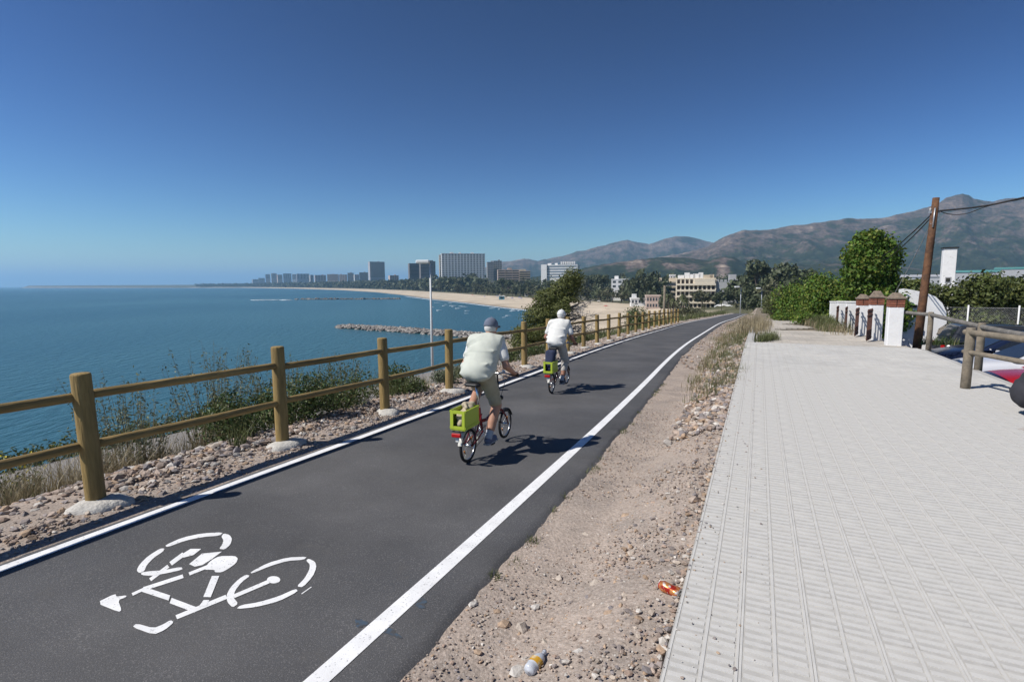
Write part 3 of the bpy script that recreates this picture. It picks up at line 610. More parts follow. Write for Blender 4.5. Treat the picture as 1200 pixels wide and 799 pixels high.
def stones(name, P, sizes, pal=PAL, parent=None, kind='stuff', sink=.25):
    n = len(P); k = RNG.integers(0, len(SH), n); az_ = RNG.random(n) * 6.283; base = np.array(SH)[k] * sizes[:, None, None]
    tx = RNG.normal(size=n) * .35; c, s = np.cos(tx)[:, None], np.sin(tx)[:, None]; y = base[:, :, 1] * c - base[:, :, 2] * s; z = base[:, :, 1] * s + base[:, :, 2] * c; x = base[:, :, 0]
    ca, sa = np.cos(az_)[:, None], np.sin(az_)[:, None]; X = x * ca - y * sa + P[:, 0:1]; Y = x * sa + y * ca + P[:, 1:2]; Z = z + P[:, 2:3] + (sizes * (.35 - sink))[:, None]
    V = np.stack([X, Y, Z], -1).reshape(-1, 3); F = (SF[None] + (np.arange(n) * 12)[:, None, None]).reshape(-1, 3)
    me = mesh_np(name, V, F, M_GRAV); col = pal[RNG.integers(0, len(pal), n)] * (.75 + .5 * RNG.random(n))[:, None]; col = np.repeat(np.concatenate([col, np.ones((n, 1))], 1), 12, 0).astype(np.float32)
    ca = me.color_attributes.new('col', 'FLOAT_COLOR', 'POINT'); ca.data.foreach_set('color', col.ravel()); return tag(link(name, me, parent), kind=kind)
def edge_t(s): x, y = path_xy(s, -.36); return -.36 - (x * N25[0] + y * N25[1] - EDGE)
def band(n, s0, s1, f, dz=0, p=1.0):
    s = s0 + (s1 - s0) * RNG.random(n) ** p; q = f(n); t = -.38 + q * (edge_t(s) + .04 + .36); x, y = path_xy(s, t); return np.stack([x, y, ground_z(s, t) + dz], 1)
Pv = np.concatenate([scatter_st(3800, -2, 14, 3.3, 4.7, .015), scatter_st(2600, 3.0, 10, 3.75, 4.8, .03), scatter_st(2500, 14, 45, 3.2, 4.6, .01), scatter_st(4000, 0, 12, 3.13, 3.7, .01)])
sz = np.concatenate([.016 + .035 * RNG.random(3800) ** 2, .022 + .05 * RNG.random(2600) ** 2, .02 + .05 * RNG.random(2500) ** 2, .008 + .014 * RNG.random(4000)]); stones('verge_gravel', Pv, sz)
Pd = np.concatenate([band(9000, 1.2, 12, lambda n: RNG.random(n), .004, 1.4), band(3200, 1.2, 17, lambda n: 1 - RNG.random(n) ** 2 * .45, .01), band(2600, 7, 20, lambda n: 1 - RNG.random(n) ** 1.3 * .5, .03), band(1800, 16, 60, lambda n: RNG.random(n), .02)])
sz = np.concatenate([.004 + .010 * RNG.random(9000) ** 2, .007 + .02 * RNG.random(3200) ** 2, .02 + .055 * RNG.random(2600) ** 2, .02 + .05 * RNG.random(1800) ** 2])
stones('dirt_gravel', Pd, sz, PAL * np.array([1.02, 1.0, .98]))
gs = np.stack([np.array(wp(1.5 + 12 * a ** 1.3, EDGE - .01 - .45 * b ** 3, .002)) for a, b in RNG.random((420, 2))]); stones('pavement_grit', gs, .003 + .009 * RNG.random(420) ** 2)
big = [(612, 713, .055), (590, 708, .045), (627, 688, .036), (554, 686, .034), (740, 646, .05), (735, 590, .06), (685, 605, .04), (715, 723, .055), (547, 780, .05), (697, 673, .05), (583, 693, .03), (813, 600, .07), (700, 640, .045), (760, 560, .055), (806, 540, .08), (820, 505, .09), (838, 470, .10), (852, 440, .10), (846, 452, .08), (828, 488, .07), (792, 575, .05), (640, 735, .04), (605, 765, .05), (560, 740, .035), (500, 790, .04), (655, 655, .035), (775, 620, .05), (680, 760, .035)]
for a, b, r in big:
    p = on_z(a, b, EYE - 1.98); k = random.randrange(len(SH)); v = SH[k]; me = mesh_np('stone', v * r, SF, mat('stone%d' % (k % 4), tuple(PAL[[0, 2, 4, 5][k % 4]] * 1.05), .9, var=.25, vscale=30, bump=.5, bscale=50, spec=.2))
    n = p.x * N25[0] + p.y * N25[1]; sg = p.x * D25[0] + p.y * D25[1]
    t_ = -(2.0 - n); z = float(ground_z(sg, t_)) if t_ < -.36 else p.z
    o = link('stone', me, dirt, (p.x, p.y, z + r * .22), (random.uniform(-.2, .2), random.uniform(-.2, .2), random.uniform(0, 6)))
# ================================================================== plants behind the fence
G_B = 'bushes behind the timber fence'
for (s, t, r, h, lab, m, n, lf) in ((5.15, 4.7, .68, .78, 'dark green low bush behind the second fence post from the left', L_BUSH, 2200, .055), (6.15, 4.6, .70, .92, 'largest dark green bush between the second and third fence posts', L_BUSH, 2600, .055), (7.1, 4.5, .58, .76, 'dark green bush just left of the third fence post', L_BUSH, 1800, .05),
    (8.9, 4.45, .58, .66, 'rounded green bush between the third and fourth fence posts', L_BUSH, 2000, .05), (10.15, 4.15, .34, .42, 'pale silvery bush right of the fourth fence post', L_SILVER, 1100, .045), (11.9, 4.5, .45, .45, 'grey-green bush behind the front cyclist', L_SILVER, 1100, .05), (13.3, 4.6, .42, .42, 'small green bush right of the fifth fence post, seaward side', L_WEED, 900, .05),
    (15.6, 4.6, .5, .6, 'green bush behind the rear wheel of the far cyclist', L_BUSH, 1200, .06), (17.6, 4.6, .5, .55, 'dark low bush behind the far cyclist handlebar', L_BUSH, 1200, .06), (21.2, 4.7, .55, .55, 'yellow-green bush under the pine, seaward of the fence', L_WEED, 1200, .06), (25.5, 4.9, .6, .6, 'small scrubby bush seaward of the receding fence', L_WEED, 1000, .07)):
    bush('bush', gp(s, t, -.06), r, h, lab, m, int(n * 1.6), lf, G_B)
for (s, t, r, h, lab) in ((4.25, 5.5, .75, 1.45, 'tall wispy thin-stemmed shrub left of the second fence post'), (5.6, 5.6, .75, 1.75, 'tall wispy thin-stemmed shrub behind the second fence post'), (6.9, 5.5, .75, 1.5, 'wispy grey-green shrub between the second and third fence posts'), (8.3, 5.3, .7, 1.25, 'wispy shrub behind the third fence post'), (9.7, 5.2, .55, .8, 'wispy shrub left of the fourth fence post')):
    wispy('wispy_shrub', gp(s, t, -.1), r, h, lab, 75, 'wispy shrubs on the bank', L_SILVER if s < 6.5 else L_WEED)
for (s, t, h, lab) in ((3.05, 5.6, .7, 'yellow-flowered weed at the far left behind the fence'), (2.4, 5.5, .55, 'small yellow-flowered weed at the left picture edge')):
    e = wispy('flowering_weed', gp(s, t, -.05), .28, h, lab, 26, 'yellow-flowered weeds', L_WEED)
    rg = np.random.default_rng(9); P = rg.normal(size=(40, 3)) * np.array([.14, .14, .1]) + np.array([0, 0, h * .85]); link('blossom', leaf_mesh('blossom', P, .035, L_YEL, None, .9), e)
def ground_cover(name, base, h, w, m, lean=.5): return tag(link(name, blade_mesh(name, base, h, w, m, lean)), kind='stuff')
def clumps(n, k, f, spread):
    c = f(k); i = RNG.integers(0, k, n); p = c[i]; p[:, :2] += RNG.normal(size=(n, 2)) * spread; return p
ground_cover('dry_grass', np.concatenate([clumps(3800, 60, lambda k: scatter_st(k, 2.6, 5.2, 4.7, 6.6, -.08), .10), clumps(900, 30, lambda k: scatter_st(k, 5, 12, 4.6, 6.5, -.1), .1)]), .46, .0035, L_DRY, .7)
ground_cover('verge_weeds', np.concatenate([clumps(650, 40, lambda k: scatter_st(k, 1.5, 6, 5.0, 6.8, -.05), .10), clumps(500, 9, lambda k: scatter_st(k, 2, 12, 3.9, 4.3, 0), .06), clumps(2600, 60, lambda k: scatter_st(k, 10, 48, 4.0, 5.6, -.05), .14)]), .30, .006, L_WEED, .6)
ground_cover('roadside_grass', np.concatenate([clumps(4200, 170, lambda k: scatter_st(k, 44, 120, 3.9, 6.5, -.05), .35), clumps(2500, 90, lambda k: scatter_st(k, 30, 60, 5.2, 9, -.1), .35)]), .75, .03, L_WEED, .5)
# weeds on the earth bank to the right of the path
ground_cover('bank_weeds', np.concatenate([clumps(2600, 70, lambda k: band(k, 9, 26, lambda n: .45 + .55 * RNG.random(n), 0), .10), clumps(1800, 60, lambda k: band(k, 20, 70, lambda n: .3 + .7 * RNG.random(n), 0), .2)]), .20, .005, L_WEED, .8)
ground_cover('bank_dry_grass', np.concatenate([clumps(3200, 70, lambda k: band(k, 9.5, 30, lambda n: .4 + .6 * RNG.random(n), 0), .12), clumps(2400, 80, lambda k: band(k, 26, 90, lambda n: .2 + .8 * RNG.random(n), 0), .3)]), .17, .005, L_DRY, .9)
ground_cover('edge_sprouts', clumps(420, 26, lambda k: band(k, 2.5, 13, lambda n: RNG.random(n) ** 3 * .05, 0), .03), .05, .003, L_WEED, .9)
# tall dry grass at the far kerb corner
tall = []
for k in range(26):
    p = wp(22.5 + 9 * RNG.random(), EDGE - .25 + .9 * (RNG.random() - .4)); q = np.array(p)[None] + RNG.normal(size=(45, 3)) * np.array([.22, .22, 0]); tall.append(q)
ground_cover('kerb_tall_grass', np.concatenate(tall), .48, .008, L_DRY, .45)
tall = [np.array(wp(18.4 + 1.6 * k / 8, EDGE - .42 - .06 * k))[None] + RNG.normal(size=(60, 3)) * np.array([.1, .1, 0]) for k in range(8)]
ground_cover('kerb_weeds', np.concatenate(tall), .28, .007, L_WEED, .8)
# dark hedge on the outer edge of the lower track
hd_b = [(float(path_xy(s, 9.75)[0]), float(path_xy(s, 9.75)[1]), float(path_z(s)) - 1.0, .5, .5, .26) for s in np.arange(-6, 9, .4)]
P, Nn = blob_points(hd_b, 9000); e = empty('track_hedge', gp(2, 9.75), 0, 'low dark hedge along the outer edge of the lower track', 'hedge'); o = link('foliage', leaf_mesh('foliage', P - np.array(gp(2, 9.75)), .085, L_HEDGE, Nn), e)
for b in hd_b[::3]: q = Vector(b[:3]) - gp(2, 9.75); MB().tube([q - Vector((0, 0, .5)), q + Vector((.1, .05, .2))], [.03, .015], 5).build('stem', M_BARK, e)
# pine with dead grey limbs just beyond the fence
def pine():
    b = gp(31, 8.0, -.3); e = empty('pine_tree', b, 0, 'bushy olive-green pine with bare grey dead limbs, beyond the fence', 'tree'); rg = np.random.default_rng(21); mb = MB(); bl = []
    e.scale = (1.35, 1.3, 1.06); mb.tube([(0, 0, -.4), (.1, 0, 1.2), (-.05, .1, 2.4), (.35, .1, 3.6)], [.17, .14, .11, .05], 9); zt = b.z
    for k in range(16):
        a = rg.random() * 6.28; z = .8 + 3.0 * rg.random(); q = (1.9 - .35 * z) * (.4 + .6 * rg.random()); c = (q * math.cos(a) - .55 + .1 * z, q * math.sin(a), z); mb.tube([(0, 0, z * .6), (c[0] * .6, c[1] * .6, z * .85), c], [.05, .03, .012], 5); bl.append((c[0], c[1], c[2], .55, .55, .42))
    bl += [(.5, 0, 4.35, .5, .5, .6), (.2, .1, 3.8, .75, .7, .6), (-.4, 0, 3.2, .9, .8, .6), (-1.3, 0, 1.2, .9, .8, .6), (-.9, 0, 2.2, .9, .9, .7), (-1.7, .2, .6, .7, .7, .5), (.35, .3, 1.0, .9, .7, .7)]
    mb.build('trunk', M_BARK, e); P, Nn = blob_points(bl, 24000, rg, .5); keep = ~((P[:, 0] > .30) & (P[:, 2] > .9) & (P[:, 2] < 3.0)); P, Nn = P[keep], Nn[keep]
    link('crown', leaf_mesh('crown', P, .19, L_PINE, Nn, .26, rng=rg), e); md = MB()
    for k in range(46):
        z = 1.2 + 2.4 * rg.random(); a = rg.normal() * .7; L = .7 + .9 * rg.random(); st = np.array([.1, 0, z * .75]); en = st + np.array([L * math.cos(a), L * math.sin(a), .3 + .6 * rg.normal() * .5]); mid = (st + en) / 2 + rg.normal(size=3) * .1
        md.tube([st, mid, en], [.034, .022, .009], 4, cap=False)
        for q in range(4):
            f = .4 + .6 * rg.random(); s2 = mid * (1 - f) + en * f; md.tube([s2, s2 + rg.normal(size=3) * .22], [.014, .006], 3, cap=False)
    md.build('dead_limb', M_DEAD, e)
pine()
bush('dark_shrub', gp(47, 6.4, -.2), 1.35, 2.6, 'tall dark shrub beside the wooden lamp pole at the fence end', L_BUSH, 2600, .16, None, 8)
bush('dark_shrub', gp(54, 5.8, -.1), 1.0, 1.7, 'rounded dark shrub past the fence end by the path', L_PINE, 1600, .14, None, 8)
bush('dark_shrub', gp(66, 6.0, -.1), 1.1, 1.7, 'dark clipped shrub left of the path below the beige hotel', L_PINE, 1400, .16, None, 8)
# ================================================================== body modelling: smooth union of tapered limbs, meshed by surface nets
class Field:
    def __init__(s, lo, hi, h): 
        s.lo = np.array(lo, float); s.h = h; s.n = (np.ceil((np.array(hi) - s.lo) / h)).astype(int) + 1; s.F = np.full(s.n, .15, np.float32)
        s.ax = [s.lo[i] + h * np.arange(s.n[i]) for i in range(3)]
    def _sub(s, mn, mx):
        a = np.clip(np.floor((np.array(mn) - s.lo) / s.h).astype(int), 0, s.n - 1); b = np.clip(np.ceil((np.array(mx) - s.lo) / s.h).astype(int) + 1, 1, s.n)
        return tuple(slice(a[i], b[i]) for i in range(3)), np.meshgrid(*[s.ax[i][a[i]:b[i]] for i in range(3)], indexing='ij')
    def _merge(s, sl, d, k, sub=False):
        f = s.F[sl]
        if sub: s.F[sl] = np.maximum(f, -d); return
        hh = np.clip(.5 + .5 * (f - d) / k, 0, 1); s.F[sl] = f * (1 - hh) + d * hh - k * hh * (1 - hh)
    def cap(s, a, b, ra, rb, k=.03, off=0.0, sq=(1, 1, 1), sub=False):
        a = np.array(a, float); b = np.array(b, float); r = max(ra, rb) + off + .07 + k; q = np.array(sq, float)
        sl, (X, Y, Z) = s._sub(np.minimum(a, b) - r * np.maximum(q, 1), np.maximum(a, b) + r * np.maximum(q, 1)); ab = b - a; L = (ab @ ab) + 1e-12
        t = np.clip(((X - a[0]) * ab[0] + (Y - a[1]) * ab[1] + (Z - a[2]) * ab[2]) / L, 0, 1)
        dx, dy, dz = (X - a[0] - t * ab[0]) / q[0], (Y - a[1] - t * ab[1]) / q[1], (Z - a[2] - t * ab[2]) / q[2]
        s._merge(sl, np.sqrt(dx * dx + dy * dy + dz * dz) - (ra + (rb - ra) * t) - off, k, sub); return s
    def ell(s, c, r, M=None, k=.02, sub=False):
        c = np.array(c, float); r = np.array(r, float); m = max(r) + .07 + k; sl, (X, Y, Z) = s._sub(c - m, c + m); P = np.stack([X - c[0], Y - c[1], Z - c[2]], -1)
        if M is not None: P = P @ np.array(M)        # columns of M: local axes
        q = P / r; l = np.sqrt((q * q).sum(-1)) + 1e-9; g = np.sqrt(((q / r) ** 2).sum(-1)) + 1e-9; s._merge(sl, l * (l - 1) / g, k, sub); return s
    def cut(s, fn):                                   # intersect with half-space-like fn(X,Y,Z) <= 0
        X, Y, Z = np.meshgrid(*s.ax, indexing='ij'); s.F = np.maximum(s.F, fn(X, Y, Z).astype(np.float32)); return s
    def wrinkle(s, amp, ph=0.0, f=1.0):              # creases in cloth
        X, Y, Z = np.meshgrid(*s.ax, indexing='ij'); a = np.sin(f * (34 * Z + 14 * X) + 3.0 * np.sin(9 * Y + ph + 4 * Z) + ph) * (.5 + .5 * np.sin(7 * Y + 11 * Z + 2 * ph)); b = np.sin(f * (21 * Z - 26 * X + 12 * Y) + 2.2 * np.sin(13 * Y - 6 * Z + ph)) * (.5 + .5 * np.sin(10 * Z + 5 * Y + ph))
        s.F += (amp * (a * np.abs(a) + .7 * b)).astype(np.float32); return s
    def mesh(s, name, m):
        F = s.F; ins = F < 0; n = F.shape; cn = tuple(k - 1 for k in n); cnt = np.zeros(cn, np.int32); acc = np.zeros(cn + (3,), np.float32)
        def sl(o): return tuple(slice(o[i], o[i] + cn[i]) for i in range(3))
        cor = [(i, j, k) for i in (0, 1) for j in (0, 1) for k in (0, 1)]
        for c in cor:
            for ax in range(3):
                if c[ax]: continue
                d = list(c); d[ax] = 1; A, B = F[sl(c)], F[sl(d)]; x = (A < 0) != (B < 0); t = np.where(x, A / np.where(x, A - B, 1), 0); cnt += x
                for q in range(3): acc[..., q] += np.where(x, c[q] + (t if q == ax else 0), 0)
        on = cnt > 0; idx = np.full(cn, -1, np.int64); idx[on] = np.arange(on.sum()); g = np.argwhere(on); V = s.lo + (g + acc[on] / cnt[on][:, None]) * s.h; Q = []
        for ax in range(3):
            u, v = (ax + 1) % 3, (ax + 2) % 3; a = [slice(None)] * 3; b = [slice(None)] * 3; a[ax] = slice(0, n[ax] - 1); b[ax] = slice(1, n[ax]); X = ins[tuple(a)] != ins[tuple(b)]; g = np.argwhere(X)
            g = g[(g[:, u] > 0) & (g[:, v] > 0) & (g[:, u] < n[u] - 1) & (g[:, v] < n[v] - 1)]
            def at(du, dv): h = g.copy(); h[:, u] -= du; h[:, v] -= dv; return idx[h[:, 0], h[:, 1], h[:, 2]]
            q = np.stack([at(1, 1), at(0, 1), at(0, 0), at(1, 0)], 1); fl = ~ins[g[:, 0], g[:, 1], g[:, 2]]; q[fl] = q[fl][:, ::-1]; Q.append(q)
        return mesh_np(name, V, np.concatenate(Q), m, True)
def ik(a, b, l1, l2, hint):
    a, b, hint = Vector(a), Vector(b), Vector(hint); d = b - a; L = min(d.length, (l1 + l2) * .998); u = d.normalized(); x = (l1 * l1 - l2 * l2 + L * L) / (2 * L); h = math.sqrt(max(l1 * l1 - x * x, 0)); p = hint - u * hint.dot(u); return a + u * x + p.normalized() * h

def grip_hand(F, w, g, side, r=.0088, k=.006, off=0.0):
    """hand round a cross bar at g (bar along y), wrist w; side +1 left, -1 right"""
    w, g = np.array(w), np.array(g); back = g + np.array([-.030, 0, .028]); F.cap(w, back, .026, .030, .02, off, (1, 1.15, .85))
    F.ell(back + np.array([.0, 0, .0]), (.032, .042, .020), None, .015)
    for i in range(4):
        y = (-.033 + .022 * i); L = (.92, 1.0, .97, .80)[i if side < 0 else 3 - i]; a = g + np.array([-.008, y, .032]); b = g + np.array([.030 * L, y, .018]); c = g + np.array([.030 * L, y, -.014]); d = g + np.array([.004, y, -.026 * L])
        for p, q in ((a, b), (b, c), (c, d)): F.cap(p, q, r, r * .92, k, off)
    y = -.05 * side; F.cap(back + np.array([-.01, y * .6, -.006]), g + np.array([-.012, y, .012]), .0115, .0105, .01, off); F.cap(g + np.array([-.012, y, .012]), g + np.array([.010, y * .8, -.022]), .0105, .009, .006, off)
def head(F, c, fwd_tilt=0.0, turn=0.0, s=1.0, k=.02):
    """skull, jaw, nose, ears, lips; c is the centre, face towards +x"""
    M = (Matrix.Rotation(turn, 3, 'Z') @ Matrix.Rotation(fwd_tilt, 3, 'Y')); Mn = np.array(M); P = lambda x, y, z: np.array(c) + Mn @ (np.array([x, y, z]) * s)
    F.ell(P(-.008, 0, .02), (.098 * s, .078 * s, .098 * s), Mn, k); F.ell(P(.030, 0, -.055), (.060 * s, .056 * s, .062 * s), Mn, .03); F.ell(P(.070, 0, -.088), (.022 * s, .026 * s, .02 * s), Mn, .02)
    F.cap(P(.088, 0, .012), P(.112, 0, -.030), .010 * s, .015 * s, .012)                    # nose
    F.cap(P(.083, -.035, .028), P(.083, .035, .028), .012 * s, .012 * s, .012)              # brow
    F.cap(P(.088, -.02, -.060), P(.088, .02, -.060), .009 * s, .009 * s, .008)              # mouth
    for sd in (-1, 1):
        F.ell(P(-.008, sd * .081, -.008), (.020 * s, .010 * s, .032 * s), Mn, .006); F.ell(P(.084, sd * .033, .008), (.010 * s, .016 * s, .010 * s), Mn, .004, sub=True)
    return P, Mn
def eyes(P, Mn, parent):
    for sd in (-1, 1):
        mb = MB(); mb.lathe([(.0001, -.012), (.008, -.009), (.012, 0), (.008, .009), (.0001, .012)], 10, P(.074, sd * .033, .008)); mb.build('eye', mat('eye', (.5, .47, .44), .3), parent)
        mb = MB(); mb.lathe([(.0001, -.005), (.005, 0), (.0001, .005)], 8, P(.0845, sd * .033, .008)); mb.build('iris', mat('iris', (.03, .02, .015), .2), parent)

def rider(label, loc, rz, skin, vest_m, sleeve_m, short_m, sock_m, shoe_m, cap_m, hair_m, bulk=1.0, long_legs=False, cap_peak=True, bag=False):
    e = empty('person', loc, rz, label, 'person')
    hipc = np.array([.275, 0, 1.035]); shc = np.array([.55, 0, 1.425]); headc = (.675, 0, 1.585); hands = [(.815, s * .275, .955) for s in (-1, 1)]
    F = Field((-.12, -.42, .03), (1.02, .42, 1.78), .009); ax = shc - hipc
    def torso(F, off, k=.05):
        F.ell(hipc + np.array([-.01, 0, .02]), (.13 * bulk + off, .17 * bulk + off, .10 + off), None, k)
        for f, rx, ry in ((.2, .135, .178), (.42, .138, .182), (.64, .135, .19), (.84, .118, .195)): F.ell(hipc + ax * f, (rx * bulk + off, ry * bulk + off, .125 + off), None, k)
        F.cap(shc + np.array([-.02, -.15, -.02]), shc + np.array([-.02, .15, -.02]), .075 + off, .075 + off, .06)
    torso(F, 0); F.cap(shc + np.array([-.005, 0, .01]), (.645, 0, 1.51), .060, .056, .03); P, Mn = head(F, headc, .18, 0)
    legs = []; arms = []
    for sd, ped in ((-1, (.375, -.125, .155)), (1, (.375, .125, .50))):
        hip = hipc + np.array([.04, sd * .10, -.02]); ank = np.array(ped) + np.array([-.075, 0, .075]); kn = np.array(ik(hip, ank, .45, .43, (1, sd * .18, .25)))
        F.cap(hip, kn, .088 * bulk, .060, .04); F.cap(kn, ank * .72 + kn * .28, .056, .052, .03); F.cap(ank * .65 + kn * .35, ank, .050, .036, .02); F.cap(kn + (ank - kn) * .12 + np.array([-.02, 0, 0]), kn + (ank - kn) * .5 + np.array([-.012, 0, 0]), .050, .048, .03)
        toe = np.array(ped) + np.array([.10, 0, .035]); heel = np.array(ped) + np.array([-.10, 0, .045]); F.cap(heel, toe, .034, .030, .02); F.cap(ank, heel, .036, .034, .02); legs.append((hip, kn, ank, heel, toe, sd))
        sh = shc + np.array([-.02, sd * .19, -.025]); g = np.array(hands[0 if sd < 0 else 1]); wr = g + np.array([-.085, sd * .008, .048]); el = np.array(ik(sh, wr, .30, .26, (-.25, sd * .35, -.9)))
        F.cap(sh, el, .055, .043, .03); F.cap(el, wr, .045, .028, .02); grip_hand(F, wr, g, sd); arms.append((sh, el, wr, sd))
    body = link('body', F.mesh('body', skin), e); eyes(P, Mn, e)
    # shirt sleeves, vest, shorts, socks, shoes
    G = Field((-.1, -.45, .75), (.85, .45, 1.6), .011); torso(G, .006)
    for sh, el, wr, sd in arms: G.cap(sh, sh + (el - sh) * .62, .068, .068, .03)
    G.cap(shc + np.array([0, 0, .01]), (.62, 0, 1.48), .068, .062, .02)
    G.wrinkle(.006, 2.0)
    G.cut(lambda X, Y, Z: .975 - Z + (X - .2) * .25)
    link('shirt', G.mesh('shirt', sleeve_m), e)
    G = Field((-.12, -.45, .75), (.80, .45, 1.6), .011); torso(G, .020, .06); G.cap(shc + np.array([-.02, -.16, -.01]), shc + np.array([-.02, .16, -.01]), .092, .092, .06); G.cap(shc, (.60, 0, 1.468), .078, .068, .02)
    if bulk > 1: G.ell(hipc + np.array([-.005, 0, .05]), (.155, .20, .12), None, .06)
    rg = np.random.default_rng(4)
    for q in range(6):                               # folds across the back
        z = 1.06 + .05 * q; x = hipc[0] + (z - hipc[2]) * .70 - .152 * bulk; G.cap((x + .035, -.19, z + .05 * rg.normal()), (x + .012, .02, z), .004, .009, .05); G.cap((x + .012, .02, z), (x + .035, .19, z + .05 * rg.normal()), .009, .004, .05)
    G.wrinkle(.0085, bulk * 5, .8); yz = shc[2] - .10; G.F -= (.0035 * np.exp(-((G.ax[2][None, None, :] - yz) / .008) ** 2)).astype(np.float32)
    G.cut(lambda X, Y, Z: np.maximum(.965 - Z + (X - .2) * .12, np.abs(Y) - .238))
    link('vest', G.mesh('vest', vest_m), e)
    G = Field((-.1, -.4, .15 if long_legs else .5), (.85, .4, 1.15), .011); G.ell(hipc + np.array([.01, 0, .0]), (.140 * bulk, .185 * bulk, .115), None, .05)
    for hip, kn, ank, heel, toe, sd in legs:
        f = 1.0 if long_legs else .82; G.cap(hip, hip + (kn - hip) * f, .104 * bulk, .085, .04)
        if long_legs: G.cap(kn, kn + (ank - kn) * .45, .078, .070, .03)
    G.wrinkle(.008, 4.0, .8)
    link('trousers' if long_legs else 'shorts', G.mesh('shorts', short_m), e)
    for hip, kn, ank, heel, toe, sd in legs:
        G = Field(np.minimum(heel, ank) - .09, np.maximum(toe, ank) + .12, .008); G.cap(ank + (kn - ank) * .03, ank + (kn - ank) * .22, .044, .050, .01); G.cap(ank, heel + np.array([.03, 0, 0]), .043, .038, .02); link('sock', G.mesh('sock', sock_m), e)
        G = Field(np.minimum(heel, toe) - .08, np.maximum(toe, ank) + .08, .007); G.cap(heel, toe, .042, .037, .02, 0, (1, 1, 1)); G.cap(heel + np.array([.02, 0, .02]), heel + np.array([.10, 0, .02]), .040, .036, .02); zb = min(heel[2], toe[2]) - .034
        G.cut(lambda X, Y, Z: np.maximum(zb - Z, Z - (ank[2] + .005))); sh_ = link('shoe', G.mesh('shoe', shoe_m), e)
        mb = MB(); c = (heel + toe) / 2; mb.box((c[0], c[1], zb + .004), (.285, .082, .022), bev=.008); mb.build('sole', mat('sole', (.35, .35, .36), .8), sh_)
    c = np.array(headc)
    G = Field(c - .16, c + .20, .008); G.ell(P(-.012, 0, -.012), (.098, .081, .072), Mn, .01); G.cut(lambda X, Y, Z: np.maximum((X - (c[0] + .0)), c[2] - .050 - Z)); link('hair', G.mesh('hair', hair_m), e)
    G = Field(c - .17, c + .26, .007); G.ell(P(-.008, 0, .022), (.111, .092, .108), Mn, .01); nz = Mn @ np.array([.12, 0, 1]); p0 = P(0, 0, -.004); G.cut(lambda X, Y, Z: -((X - p0[0]) * nz[0] + (Y - p0[1]) * nz[1] + (Z - p0[2]) * nz[2]))
    cp = link('cap', G.mesh('cap', cap_m), e)
    if cap_peak:
        mb = MB(); pk = [P(.085 + .085 * math.sin(a), .085 * math.cos(a), .028 - .018 * math.sin(a)) for a in np.linspace(0, math.pi, 11)]; pk2 = [p + nz * .006 for p in pk]
        mb.add([*pk, *pk2], [tuple(range(11))[::-1], tuple(range(11, 22))] + [(i, (i + 1) % 11, 11 + (i + 1) % 11, 11 + i) for i in range(11)]); mb.build('peak', cap_m, cp)
        mb = MB(); mb.lathe([(.012, 0), (.009, .006), (.0001, .008)], 10, P(-.008, 0, .137)); mb.build('button', cap_m, cp)
    return e

